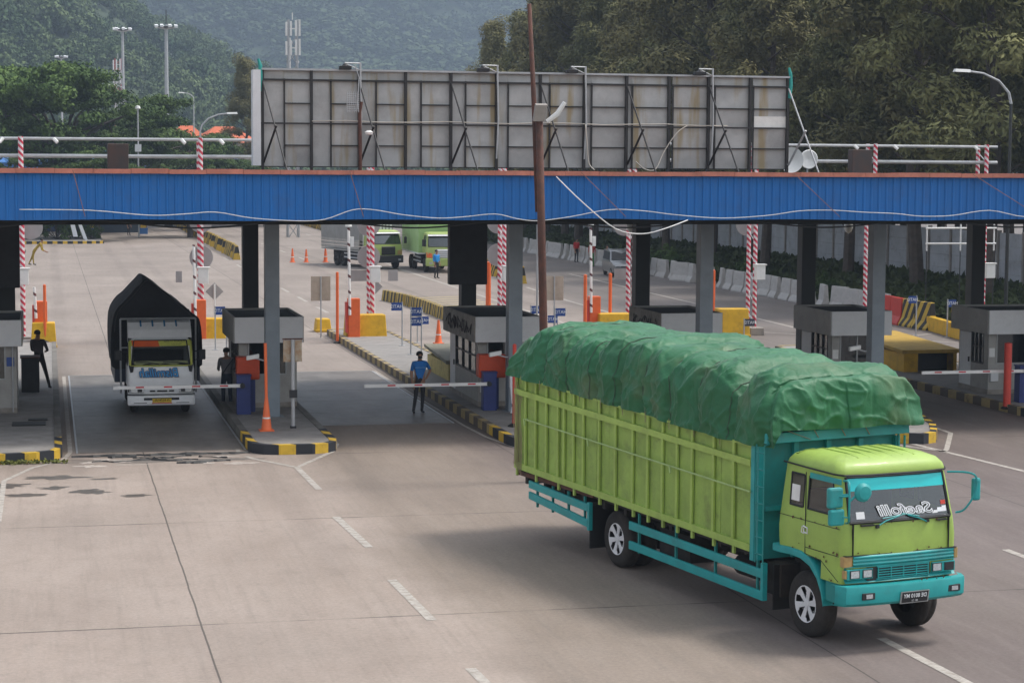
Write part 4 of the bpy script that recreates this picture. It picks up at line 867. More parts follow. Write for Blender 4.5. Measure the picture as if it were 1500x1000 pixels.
b = MB(); b.box(1.10, 1.15, -.72, -.5, 1.84, 1.862); b.box(1.10, 1.15, .62, .80, 1.84, 1.862); b.box(1.12, 1.155, -.47, -.42, 1.80, 1.85); b.box(1.12, 1.155, .42, .47, 1.83, 1.87); on(b, 'bracket', M['blk'])
# roof ribs, gutter
b = MB()
for y in (-.7, -.5, -.3, -.1, .1, .3, .5, .7): zz_ = 2.80-.02*(abs(y) > .55)-.012*(abs(y) > .65); b.tube([(-.36, y, zz_-.035), (-.2, y, zz_+.004), (.42, y, zz_+.004), (.70, y, zz_-.030)], .013, 5)
on(b, 'roof_rib', lime)
b = MB(); b.tube([(-.50, -.995, 2.60), (.2, -1.0, 2.585), (.80, -.99, 2.575), (.93, -.9, 2.565), (.985, -.5, 2.56), (.99, 0, 2.56), (.985, .5, 2.56), (.93, .9, 2.565), (.8, .99, 2.575)], .014, 5); on(b, 'gutter', M['blkrub'])
# interior
b = MB(); b.box(.62, .98, -.9, .9, 1.45, 1.90); b.box(.70, .9, -.9, .9, 1.90, 1.945); on(b, 'dashboard', dashm)
b = MB()
for y in (-.5, .5): b.box(-.15, .35, y-.25, y+.25, 1.3, 1.55); b.box(-.3, -.15, y-.25, y+.25, 1.3, 2.2)
b.box(-.54, -.49, -.9, .9, 1.3, 1.95); on(b, 'seat', intr, bev=.04)
b = MB(); b.lathe([(.20, 0), (.215, .012), (.20, .024), (.185, .012), (.20, 0)], (.50, .45, 1.86), n=20, cap=False); b.tube([(.5, .45, 1.86), (.7, .45, 1.6)], .02); on(b, 'steering_wheel', M['blk'])
# mirrors
def mirror(pts, c, size, name='wing_mirror', rnd=False, sgn=1):
    r = empty(name, (0, 0, 0)); r.parent = cb; b = MB(); b.tube(smooth_pts(pts), .016, 6); b.build('stalk', teal, r, smooth=True)
    b = MB(); x, y, z = c; w_, h_ = size
    if rnd: b.lathe([(0, .05), (h_*.7, .045), (h_, .01), (h_*1.02, -.03), (0, -.035)], c, 'x', 20); b.build('shell', teal, r, smooth=True)
    else: b.box(x-.045, x+.05, y-w_, y+w_, z-h_, z+h_); b.build('shell', teal, r, bev=.035)
    return r
mirror([(.98, -.94, 2.50), (1.22, -1.02, 2.52), (1.30, -1.06, 2.40), (1.30, -1.06, 2.05), (1.2, -1.0, 1.93), (1.08, -.96, 1.90)], (1.18, -1.23, 2.30), (.125, .15))
mirror([(1.30, -1.06, 2.34), (1.28, -1.12, 2.33), (1.2, -1.2, 2.32)], (1.20, -1.215, 2.02), (.125, .12))
mirror([(1.30, -1.06, 2.25), (1.32, -.98, 2.32), (1.34, -.88, 2.36)], (1.36, -.86, 2.38), (.12, .135), 'convex_mirror', True)
mirror([(.95, .93, 2.52), (1.2, 1.12, 2.53), (1.27, 1.22, 2.45), (1.25, 1.2, 2.2), (1.18, 1.08, 1.98), (1.1, .98, 1.93)], (1.22, 1.25, 2.28), (.065, .17))
b = MB(); b.tube([(1.30, -1.06, 2.02), (1.2, -1.2, 2.03)], .012, 5); b.tube([(1.30, -1.06, 2.36), (1.16, -1.22, 2.33)], .012, 5); on(b, 'mirror_rod', teal)
# front mudguard arc, step
b = MB(); arc = [(.64+0.02, .66), (.60, .86), (.48, 1.05), (.30, 1.20), (.05, 1.275), (-.25, 1.285), (-.50, 1.27), (-.70, 1.27)]
b.grid([[(x, y, z+dz) for x, z in arc] for y, dz in ((-.86, -.055), (-1.03, -.05), (-1.045, -.06), (-1.05, 0), (-1.045, .04), (-1.03, .05), (-.88, .05))]); on(b, 'front_mudguard', teal, smooth=True)
b = MB(); b.box(.66, 1.12, -1.0, -.8, .70, .80); b.box(.66, 1.1, -1.0, .9, .80, .99); on(b, 'step', teald)
# wheels
for (x, y, o_) in ((0, -.87, -1), (0, .95, 1), (-5.88, -.90, -1), (-5.88, .95, 1)): wheel(T, x, y, .50, .27, silv, o_)
for y in (-.58, .62): wheel(T, -5.88, y, .50, .25, chrome, -1, star=False)
# chassis
b = MB()
for y in (-.42, .42): b.box(-9.4, 1.0, y-.06, y+.06, .72, .98)
for x in (-9.2, -7.4, -4.4, -3, -1.5): b.box(x-.06, x+.06, -.355, .355, .76, .92)
b.tube([(0, -.8, .5), (0, .8, .5)], .09); b.tube([(-5.88, -.8, .5), (-5.88, .8, .5)], .11); b.lathe([(.05, -.26), (.24, -.2), (.24, .2), (.05, .26)], (-5.88, 0, .5), 'y', 14)
b.box(-.9, .62, -.6, .6, .55, 1.25); b.box(-3.7, -2.5, .46, 1.05, .45, 1.0); b.tube([(-5.7, 0, .6), (-1.0, 0, .75)], .06); on(b, 'chassis', under, T)
b = MB(); b.box(-1.15, -.75, -.95, -.5, .45, .95); b.tube([(-2.1, -.80, .72), (-1.4, -.8, .72)], .17, 14); b.box(-4.4, -3.4, -1.0, -.5, .5, .95); on(b, 'tank', under, T)
# dents, rust edges and grime lines on the cab and its steps
rustm = mat('rust and grime', (.10, .05, .025), .9, var=.3)
b = MB(); random.seed(3)
for k in range(26):
    x_ = random.uniform(-.56, 1.0); z_ = random.choice([1.31, 1.30, 1.04, 1.42, 1.81])+random.uniform(-.02, .03)
    if z_ < 1.28 and x_ < .65: continue
    s_ = random.uniform(.006, .022); pts_ = [(x_+s_*1.4*math.cos(t_)*random.uniform(.6, 1.2), -1.033, z_+s_*math.sin(t_)*random.uniform(.6, 1.3)) for t_ in [R(60*q) for q in range(6)]]; b.add(pts_, [tuple(range(6))])
for k in range(22):
    y_ = random.uniform(-.85, .85); z_ = random.choice([1.44, 1.86, 1.02])+random.uniform(-.02, .02); s_ = random.uniform(.005, .016); d_ = 1.165-.05*y_*y_ if z_ > 1.2 else 1.352
    b.add([(d_-.0, y_+s_*1.3*math.cos(t_), z_+s_*math.sin(t_)) for t_ in [R(60*q+20) for q in range(6)]], [tuple(range(6))])
b.build('rust_specks', rustm, cb)
b = MB(); b.box(-6.62, -6.59, -1.18, -.62, .22, 1.0); b.box(-6.62, -6.59, .66, 1.2, .22, 1.0); b.box(-.83, -.80, -1.05, -.6, .25, .95); on(b, 'mudflap', M['blkrub'], T)
# cargo body: lime stake sides
ZB_ = lambda x: 1.10+.020*(-x-1.2)
ZT_ = lambda x: 2.78+.034*(-x-1.2)
XR, XF, YN, YF = -9.62, -1.22, -1.20, 1.30
def side(y, s_, name):
    o = empty(name, (0, 0, 0)); o.parent = T
    def slab(mb, x0, x1, f0, f1, y0, y1, n=8):
        xs_ = [x0+(x1-x0)*i/n for i in range(n+1)]
        z = lambda x, f: ZB_(x)+(ZT_(x)-ZB_(x))*f
        ya, yb = sorted((y+s_*y0, y+s_*y1))
        mb.grid([[(x, ya, z(x, f0)) for x in xs_], [(x, yb, z(x, f0)) for x in xs_], [(x, yb, z(x, f1)) for x in xs_], [(x, ya, z(x, f1)) for x in xs_], [(x, ya, z(x, f0)) for x in xs_]])
        mb.add([(x0, ya, z(x0, f0)), (x0, yb, z(x0, f0)), (x0, yb, z(x0, f1)), (x0, ya, z(x0, f1)), (x1, ya, z(x1, f0)), (x1, yb, z(x1, f0)), (x1, yb, z(x1, f1)), (x1, ya, z(x1, f1))], [(0, 1, 2, 3), (7, 6, 5, 4)])
    n = 18; w_ = (XF-XR)/n
    b = MB()
    for i in range(n):
        d = random.uniform(-.004, .004); slab(b, XR+w_*i+.004, XR+w_*(i+1)-.004, .03, .97, -.045+d, -.015+d, 1)
    b.build('side_board', limed, o)
    b = MB(); slab(b, XR, XF, 0, .065, -.03, .035); slab(b, XR, XF, .79, .85, .0, .045); slab(b, XR, XF, .965, .985, -.04, .028); b.build('rail', limes, o)
    b = MB(); zz = lambda x, f: ZB_(x)+(ZT_(x)-ZB_(x))*f
    b.tube([(XR+.55, y+s_*.075, zz(XR+.55, .56)), (XF+.06, y+s_*.075, zz(XF, .56))], .016, 6)
    for x in (XR+.55, -6.5, -3.6): b.tube([(x, y+s_*.02, zz(x, .56)), (x+.0, y+s_*.10, zz(x, .56)), (x+.05, y+s_*.11, zz(x, .50))], .018, 5)
    b.build('lock_bar', mat('pale green bar', (.33, .45, .16), .5, dirt=.3), o)
    xs_ = [XR+.02, XR+.42, XR+.85, XR+1.30, XR+1.78, XR+2.02, XR+2.40, XR+2.78, XR+3.38, XR+3.98, XR+4.60, XR+5.12, XR+5.62, XR+6.10, XR+6.58, XR+7.25, XR+7.85]
    for i, x in enumerate(xs_):
        b = MB(); f0 = -.075 if i % 2 == 0 or i > 8 else -.0; slab(b, x, x+.065, .066, .789, .0, .034, 1); slab(b, x, x+.065, .852, .964, .0, .03, 1)
        if f0: slab(b, x, x+.06, f0, -.002, -.03, .01, 1)
        b.build('stake', limes, o)
    return o
side(YN, -1, 'near_side'); side(YF, 1, 'far_side')
b = MB(); b.box(XR-.03, XR, YN, YF, 1.30, 3.05); on(b, 'tail_board', limed, T)
b = MB(); b.hexa([(XR, YN+.05, 1.20), (XF, YN+.05, 1.03), (XF, YF-.05, 1.03), (XR, YF-.05, 1.20), (XR, YN+.05, 1.27), (XF, YN+.05, 1.10), (XF, YF-.05, 1.10), (XR, YF-.05, 1.27)])
for i in range(11): x = XR+.3+i*.78; b.box(x, x+.09, YN+.06, YF-.06, 1.0, ZB_(x)-.07)
on(b, 'floor', under, T)
b = MB(); b.box(-9.55, -6.5, YN+.02, YN+.14, 1.14, 1.22); b.tube([(-9.6, YN+.03, 1.12), (-9.62, YN+.03, 1.6)], .03); on(b, 'rear_beam', M['rust'], T)
# turquoise headboard with ladder
hb = empty('headboard', (0, 0, 0)); hb.parent = T
b = MB(); b.box(-1.10, -1.06, YN, YF+.05, 1.0, 2.82); b.build('panel', teald, hb)
b = MB()
for y in (-1.235, -.6, 0, .6, 1.30): b.box(-1.055, -.985, y, y+.09, 1.0, 2.80)
b.box(-1.215, -1.105, YN-.035, YN+.09, .97, 2.86); b.box(-1.055, -.99, YN+.10, YF, 1.75, 1.83); b.build('post', teal, hb, bev=.006)
b = MB(); b.hexa([(-1.12, YN-.04, 2.82), (-.78, YN-.02, 2.82), (-.78, YF+.12, 2.86), (-1.12, YF+.12, 2.86), (-1.12, YN-.04, 3.0), (-.80, YN-.02, 2.98), (-.80, YF+.12, 3.02), (-1.12, YF+.12, 3.04)]); b.build('top_beam', teal, hb, bev=.01)
b = MB()
for x in (-1.0, -.78): b.tube([(x, YN-.07, .98), (x, YN-.07, 2.80)], .014, 6)
for k in range(7): z = 1.12+.26*k; b.tube([(-1.0, YN-.07, z), (-.78, YN-.07, z)], .011, 5)
b.tube([(-.78, YN-.07, 2.8), (-.78, YN+.02, 2.82)], .014); b.tube([(-.72, 1.28, 1.2), (-.72, 1.28, 2.84)], .02, 6); b.tube([(-.95, 1.33, 1.2), (-.95, 1.33, 2.84)], .02, 6); b.build('ladder', teald, hb)
# side under-run rails
def skirt(x0, x1, zs_, name):
    o = empty(name, (0, 0, 0)); o.parent = T
    for za, zb in zs_:
        b = MB(); b.hexa([(x0, YN-.02, za-.085), (x1, YN-.02, zb-.085), (x1, YN+.03, zb-.085), (x0, YN+.03, za-.085), (x0, YN-.02, za+.055), (x1, YN-.02, zb+.055), (x1, YN+.03, zb+.055), (x0, YN+.03, za+.055)]); b.build('rail', teal, o, bev=.008)
    b = MB()
    for x in [x0+.25+(x1-x0-.5)*i/3 for i in range(4)]: b.box(x-.02, x+.02, YN+.032, YN+.07, zs_[1][1]-.05, 1.12)
    b.build('hanger', teald, o)
skirt(-5.1, -.85, ((.90, .82), (.56, .48)), 'side_guard'); skirt(-9.02, -6.6, ((1.05, .96), (.84, .68)), 'side_guard')
b = MB(); b.box(-6.64, -6.56, YN-.02, YN+.05, .55, 1.05); b.box(-.90, -.83, YN-.03, YN+.05, .40, .98); on(b, 'guard_end', teal, T)
# ropes hanging and cords at the rear corner
b = MB(); random.seed(4)
for k in range(7):
    y = YN-.03; x = XR+.02+.05*k; b.tube(smooth_pts([(x, y, 3.05-.2*k*.3), (x-.02, y-.03, 2.4), (x+.03, y-.02, 1.8), (x, y-.02, 1.35-.03*k)]), .007, 4)
for k in range(10): x = XR+.3+.8*k; b.tube([(x, YN-.05, ZT_(x)+.02), (x+.03, YN-.06, ZT_(x)-.16)], .006, 4)
for y in (-.4, .1, .55): b.tube([(-.76, y, 3.02), (-.77, y+.10, 2.88)], .008, 4)
b.tube([(-.74, -.9, 3.02), (-.76, -.45, 2.86)], .006, 4); on(b, 'rope', mat('tan rope', (.28, .22, .14), .9), T)

# tarpaulin over the load
def trpm():
    m = mat('green tarpaulin', (.009, .098, .032), .55, c2=(.015, .138, .052), scale=.8, bump=.35, bscale=14, dirt=.0); t = m.node_tree; b = t.nodes['Principled BSDF']
    b.inputs['Specular IOR Level'].default_value = .45; b.inputs['Sheen Weight'].default_value = .10; b.inputs['Sheen Roughness'].default_value = .4
    src = b.inputs['Base Color'].links[0].from_socket
    tc = t.nodes.new('ShaderNodeTexCoord'); n = t.nodes.new('ShaderNodeTexNoise'); n.inputs['Scale'].default_value = 1.1; n.inputs['Detail'].default_value = 6; t.links.new(tc.outputs['Object'], n.inputs[0])
    rp = t.nodes.new('ShaderNodeValToRGB'); rp.color_ramp.elements[0].position = .54; rp.color_ramp.elements[1].position = .72; rp.color_ramp.elements[1].color = (.6, .6, .6, 1); t.links.new(n.outputs[0], rp.inputs[0])
    mx = t.nodes.new('ShaderNodeMixRGB'); mx.inputs[2].default_value = (.10, .14, .06, 1); t.links.new(rp.outputs[0], mx.inputs[0]); t.links.new(src, mx.inputs[1]); t.links.new(mx.outputs[0], b.inputs['Base Color'])
    return m
trp = trpm()
def prm(s, e, h, s0, p0):
    sg = -1 if s < 0 else 1; s = min(1, abs(s))
    if s < s0: p = p0*s/s0; c = p**(1/e); S = math.sqrt(max(0, 1-c*c))
    else:
        c0 = p0**(1/e); H = (math.sqrt(1-c0*c0)**h)*(1-s)/(1-s0); S = H**(1/h) if H > 0 else 0; c = math.sqrt(max(0, 1-S*S)); p = c**e
    return sg*c, S, sg*p
def tarp_pt(u, v_):
    """u -1..1 rear to front, v -1..1 near bottom edge to far bottom edge"""
    cu, su, px_ = prm(u, .24, .12, .86, .994); cv, sv, py_ = prm(v_, .40, .36, .72, .97)
    A0, A1 = -9.72, -.70
    hz = (su**.12)*(sv**.36)
    x = (A0+A1)/2+(A1-A0)/2*px_
    front = max(0, min(1, (x+2.2)/1.5)); yc = .06+.08*front; yw = 1.31+.07*front
    base_z = ZT_(min(x, -1.2))-.05+.25*front*min(1, max(0, (cv+1.0)*4))+.04*front
    # the sheet sags between the ropes over rows of sacks
    xr_ = x+.10*math.sin(x*1.3)+.05*cv; fr_ = xr_/.93-math.floor(xr_/.93); belly = 1-(2*fr_-1)**2
    top = 3.93+.08*math.sin((x+9.6)*.5)-.12*max(0, -(x+8.9))+.04*math.sin(x*2.1)+.07*belly
    top -= .20*math.exp(-((x+2.0+.25*py_)/.20)**2); top += .10*math.exp(-((x+1.1)/.6)**2)
    y = yc+yw*py_; crown = 1-.055*abs(cv)**2.5
    z = base_z+(top*crown-base_z)*hz
    p = Vector((x*1.1, y*1.0, z*1.3)); edge = math.exp(-((abs(cv)-.72)/.22)**2)
    n1 = noise.noise(p*.9+Vector((3, 5, 1)))*.10+noise.noise(p*2.3)*.03
    rid = lambda q, s_: max(0, 1-abs(noise.noise(q))*s_)
    n2 = rid(Vector((x*1.3+z*.9, y*.9, z*1.0-x*.5)), 5)**2*.045
    n3 = rid(Vector((x*2.4-z*2.1, y*1.7+z, z*1.1+7)), 5)**2*.035
    n4 = rid(Vector((x*4.2+y, y*3.6, z*1.3+3)), 4.5)**2*.020
    n5 = rid(Vector((x*2.2+1.7*y+9, y*1.1-x*.6, z*2.6+3)), 5)**2*.03
    side_ = min(1, max(0, (.97-hz)*2.2))
    groove = -.075*math.exp(-((fr_-.0)/.07)**2)-.075*math.exp(-((fr_-1)/.07)**2)
    topf = .45+.55*min(1, side_+edge); d = n1+(n2+n3-n4+n5)*topf+(.05*belly+groove*.8)*(.35+.65*max(side_, edge))
    nx_ = Vector(((px_ if abs(px_) > .965 else 0)*1.2, cv*abs(cv)*1.2, .25+hz*.6)).normalized()
    q = Vector((x, y, z))+nx_*d
    q.y += .022*math.sin(x*5.5+6*noise.noise((x*.6, 0, 0)))*side_*(-1 if cv < 0 else 1)
    if abs(px_) > .97: q.x += (.05*math.sin(y*3.4+z*1.5+5*noise.noise((y*.8, z*.6, 2)))+.05*(1-hz))*side_*(1 if cu > 0 else -1)
    if hz < .05: q.z += .035*noise.noise((x*1.8, y*1.8, 5))
    return q
NU, NV = 460, 170
b = MB(); Pn = []
for i in range(NU+1): Pn.append([tarp_pt(2*i/NU-1, 2*j/NV-1) for j in range(NV+1)])
b.grid(Pn)
tp = empty('tarpaulin', T.location, R(-77.2), 'green wrinkled tarpaulin roped over the load of the big lime green truck', 'tarpaulin')
ts = b.build('sheet', trp, tp, smooth='all')
b = MB()
for k_ in range(2, 11):
    u = (-.93*k_+5.21)/4.51/.994*.86; b.tube([tarp_pt(u+.003*math.sin(j*.15), 2*j/90-1)+Vector((0, -.008, .008)) for j in range(91)], .0065, 4, cap=False)
b.build('rope', mat('dark rope', (.05, .06, .045), .9), tp)
ld_ = MB(); random.seed(11)
for i in range(9): y = -1.0+.27*i; ld_.box(-1.05, -.72, y, y+.22, 3.03, 3.14+random.uniform(0, .05))
tag(ld_.build('cargo_sack', mat('dark reddish sack', (.07, .035, .03), .9, c2=(.03, .022, .02), scale=2), bev=.06), 'dark reddish sacks peeping out under the front hem of the green tarpaulin', 'sacks', kind=None)
o = [q for q in COL.objects if q.name.startswith('cargo_sack')][0]; o.location = T.location; o.rotation_euler.z = R(-77.2)

# ------------------------------------------------------------ white covered truck at the first gate
wht = mat('white truck paint', (.84, .85, .86), .35, var=.04, dirt=.12, coat=.3)
Wt = empty('covered_truck', (3.06, 58.6, 0), R(-90), 'small white truck with a black peaked cover waiting behind the left boom', 'truck')
rows = [(.45, .90, -.6, .97), (.80, .94, -.62, 1.0), (1.02, .95, -.62, 1.0), (1.28, .93, -.62, 1.0), (1.40, .88, -.62, .98), (1.46, .85, -.62, .97), (1.75, .70, -.62, .94), (2.02, .57, -.6, .90), (2.08, .54, -.58, .88), (2.14, .46, -.56, .85), (2.19, .3, -.5, .74), (2.2, .2, -.4, .6)]
wc = cab(Wt, wht, rows, .87, -.6, q=(-.45, -.2), d0=-.15, wz=(1.40, 2.02), gz=(1.40, 2.08), arch=(.1, .8), crown=.05, rc=.10, gw=.77, quarter=False)
Wx = lambda z: .95+(z-1.28)*-.0 if z < 1.28 else .93-(z-1.28)*.43
def fr(y, z, d): return (Wx(z)+.012-.05*(y/.87)**2+d, y, z)
def patch(par, name, m, pts, d=.008):
    b = MB(); b.add([fr(y, z, d) for y, z in pts], [tuple(range(len(pts)))]); return b.build(name, m, par)
yelf = mat('yellow green film', (.50, .52, .10), .4); orf = mat('orange film', (.62, .10, .015), .4)
b = MB()
wsP = lambda y, z, d=.0: (.85-(z-1.46)*.51+.004+d-.05*(y/.8)**2, y, z)
b.grid([[wsP(y, z, .012) for y in [-.80+1.6*i/8 for i in range(9)]] for z in (1.93, 2.09)]); st_ = b.build('sun_strip', yelf, wc, smooth='all')
b = MB(); b.grid([[wsP(y-(z-2.0)*.25, z, .018) for y in [-.74+.70*i/4 for i in range(5)]] for z in (1.915, 2.085)]); b.build('orange_film', orf, st_)
text('strip_lettering', 'PERSADA UTAMA', M['blk'], .07, st_, frame(wsP(.37, 2.05, .022), (0, 1, 0), (-.5, 0, 1)), ext=.0005); text('strip_lettering', 'TRANS JAYA', M['blk'], .05, st_, frame(wsP(.42, 1.975, .022), (0, 1, 0), (-.5, 0, 1)), ext=.0005)
b = MB()
for s_ in (-1, 1): b.tube([wsP(s_*.80, z, .0) for z in (1.42, 1.7, 2.05)], .035, 6)
b.tube([wsP(y, 1.40, .02) for y in (-.8, -.4, 0, .4, .8)], .025, 6); b.build('screen_surround', yelf, wc, smooth='all')
b = MB()
for y0, y1 in ((-.05, -.65), (.72, .05)): b.tube([wsP(y0, 1.44, .06), wsP((y0+y1)/2, 1.50, .04), wsP(y1, 1.50, .03)], .014, 5)
b.build('wiper', M['blk'], wc)
nm1 = text('name_outline', 'Bismillah', M['blk'], .34, wc, frame(fr(-.05, 1.205, .016), (0, 1, 0), (-.12, 0, 1)), ext=.0008, shear=.2, off=.020, sx=.86)
text('name_shadow', 'Bismillah', mat('dark blue lettering', (.01, .06, .22), .4), .34, wc, frame(fr(-.05, 1.205, .020), (0, 1, 0), (-.12, 0, 1)), ext=.0008, shear=.2, off=.012, sx=.86)
text('name_lettering', 'Bismillah', mat('blue lettering', (.02, .28, .60), .4), .34, wc, frame(fr(-.05, 1.205, .024), (0, 1, 0), (-.12, 0, 1)), ext=.0008, shear=.2, off=.002, sx=.86)
for s_ in (-1, 1):
    patch(wc, 'corner_vent', M['blk'], [(s_*.84, 1.42), (s_*.70, 1.41), (s_*.73, 1.24), (s_*.80, 1.22)], .03)
    b = MB(); b.hexa([(.90, s_*.80-.03*s_, .66), (.975, s_*.78, .66), (.985, s_*.46, .66), (.90, s_*.46, .66), (.90, s_*.83, .84), (.965, s_*.82, .84), (.975, s_*.44, .84), (.90, s_*.44, .84)]); hl = b.build('headlight', lampg, wc, bev=.01)
    b = MB(); b.box(.98, .992, min(s_*.50, s_*.62), max(s_*.50, s_*.62), .68, .80); b.build('reflector', M['blk'], hl)
    b = MB(); b.box(.9, .96, min(s_*.84, s_*.87), max(s_*.84, s_*.87), .68, .80); b.build('turn_lamp', M['blk'], wc)
for z in (.70, .79):
    for y0, y1 in ((-.30, -.16), (-.11, .15), (.20, .33)):
        b = MB(); b.box(.952, .962, y0, y1, z-.02, z+.022); b.build('grille_slot', M['blk'], wc)
b = MB(); b.box(.72, 1.0, -.88, .88, .30, .58); b.box(.80, 1.02, -.84, .84, .33, .53); bp_ = b.build('bumper', wht, Wt, bev=.04)
b = MB(); b.box(1.015, 1.024, -.46, .46, .45, .52); b.box(1.015, 1.024, -.72, -.38, .37, .385); b.box(1.015, 1.024, .38, .72, .37, .385); b.box(.80, .99, -.88, .88, .60, .615); b.build('bumper_slot', M['blk'], bp_)
b = MB(); b.box(1.026, 1.036, -.24, .26, .385, .50); pl_ = b.build('licence_plate', mat('yellow plate', (.60, .40, .02), .5), bp_)
text('plate_number', 'N 8174 UL', M['blk'], .085, pl_, frame((1.038, .01, .455), (0, 1, 0), (0, 0, 1)), ext=.0006, off=.001); text('plate_date', '03 · 22', M['blk'], .03, pl_, frame((1.038, .01, .402), (0, 1, 0), (0, 0, 1)), ext=.0006)
b = MB(); b.box(1.026, 1.034, -.25, .27, .355, .378); b.build('plate_edge', M['redpost'], bp_)
# interior + roof fairing
b = MB(); b.box(.35, .80, -.75, .75, 1.0, 1.42); b.box(-.35, .15, -.7, .7, .9, 1.1); b.box(-.5, -.35, -.7, .7, .9, 1.75); b.build('interior', intr, Wt)
b = MB(); b.grid([[wsP(y, 1.44+.03*math.sin(y*14), .004) for y in [-.7+.1*i for i in range(15)]], [wsP(y, 1.52+.05*abs(noise.noise((y*9, 0, 0))), .004) for y in [-.7+.1*i for i in range(15)]]]); b.build('dash_fringe', mat('olive dash fringe', (.22, .24, .12), .9), wc)
b = MB(); xs0 = [(.45, 2.15), (.25, 2.36), (.0, 2.55), (-.30, 2.60)]; b.grid([[(x, -.80+.05*i, z) for x, z in xs0] for i, _ in ((0, 0),)]+[[(x, .80, z) for x, z in xs0]]); b.grid([[(x, -.80, z) for x, z in xs0], [(x, -.80, 2.0) for x, z in xs0]]); b.grid([[(x, .80, z) for x, z in xs0], [(x, .80, 2.0) for x, z in xs0]])
fa = b.build('roof_fairing', wht, Wt)
for y in (-.47, -.17, .13, .43):
    b = MB(); b.tube([(.16, y, 2.46), (-.08, y, 2.59)], .022, 6); b.build('fairing_slot', mat('blue slot', (.02, .16, .32), .5), fa)
b = MB()
for s_ in (-1, 1): b.tube([(-.5, s_*1.06, .5), (-.48, s_*1.06, 2.62)], .028, 6)
b.tube([(-.48, -1.06, 2.62), (-.48, 1.06, 2.62)], .03, 6); b.tube([(-.48, -1.06, 1.8), (-.48, -.85, 1.8)], .02); b.build('pipe_arch', M['galv'], Wt)
for s_ in (-1, 1):
    r = empty('wing_mirror', (0, 0, 0)); r.parent = Wt; b = MB(); b.tube([(.45, s_*.85, 1.75), (.55, s_*1.12, 1.78)], .015, 5); b.tube([(.5, s_*.85, 1.5), (.55, s_*1.12, 1.55)], .012, 5); b.build('stalk', M['blk'], r); b = MB(); b.box(.52, .60, s_*1.17-.09, s_*1.17+.09, 1.53, 1.82); b.build('shell', M['blk'], r, bev=.03)
for x, y in ((0, -.72), (0, .72), (-3.1, -.75), (-3.1, .75)): wheel(Wt, x, y, .37, .2, M['white'], -1 if y < 0 else 1, star=False)
b = MB(); b.box(-4.4, .6, -.4, .4, .45, .75); b.tube([(0, -.7, .37), (0, .7, .37)], .07); b.build('chassis', under, Wt)
blkc = mat('black cargo cover', (.013, .013, .014), .8, spec=.3, c2=(.026, .026, .029), scale=1.5, bump=.35, bscale=3)
b = MB(); prof = [(-1.28, 1.2), (-1.32, 1.8), (-1.27, 2.55), (-1.13, 2.92), (-.75, 3.28), (-.42, 3.66), (-.30, 3.74), (-.16, 3.66), (.45, 3.18), (1.02, 2.72), (1.22, 2.45), (1.27, 1.8), (1.25, 1.2)]
prof = [(p_.y, p_.z) for p_ in smooth_pts([(0, y, z) for y, z in prof], 5)]
Pn = []
for k, x in enumerate([-.82, -.84, -1.2, -1.6, -2.1, -2.6, -3.1, -3.6, -4.1, -4.5, -4.75]):
    s_ = .93 if k in (0,) else 1; Pn.append([(x, y*s_+.03*noise.noise((x*2, y*2, z)), (z-.1*(k > 1)*abs(math.sin(k*1.3))*(z > 2.6)+(-.06 if k == 0 else 0))+.05*noise.noise((x*1.5, y*2, z*2+4))+.03*noise.noise((x*3, y*5, z*3))) for y, z in prof])
b.grid(Pn); b.add(Pn[0], [tuple(range(len(prof)))]); b.add(Pn[-1], [tuple(range(len(prof)))])
b.build('cargo_cover', blkc, Wt, smooth=True)
for k in range(3):
    b = MB(); b.tube([(-.78-.012*k, y*.935, z-.045) for y, z in prof[8+k:-8-k]][::2], .012, 5); b.build('rope', M['dkst'], Wt)
    break
b = MB(); b.box(-4.7, -.86, -1.22, 1.2, .78, 1.7); b.build('cargo_box', mat('dark blue cargo box', (.02, .03, .06), .5), Wt)

wc.scale = (1.0, 1.06, 1.0); bp_.scale = (1.0, 1.06, 1.0); fa.scale = (1.0, 1.10, 1.0)
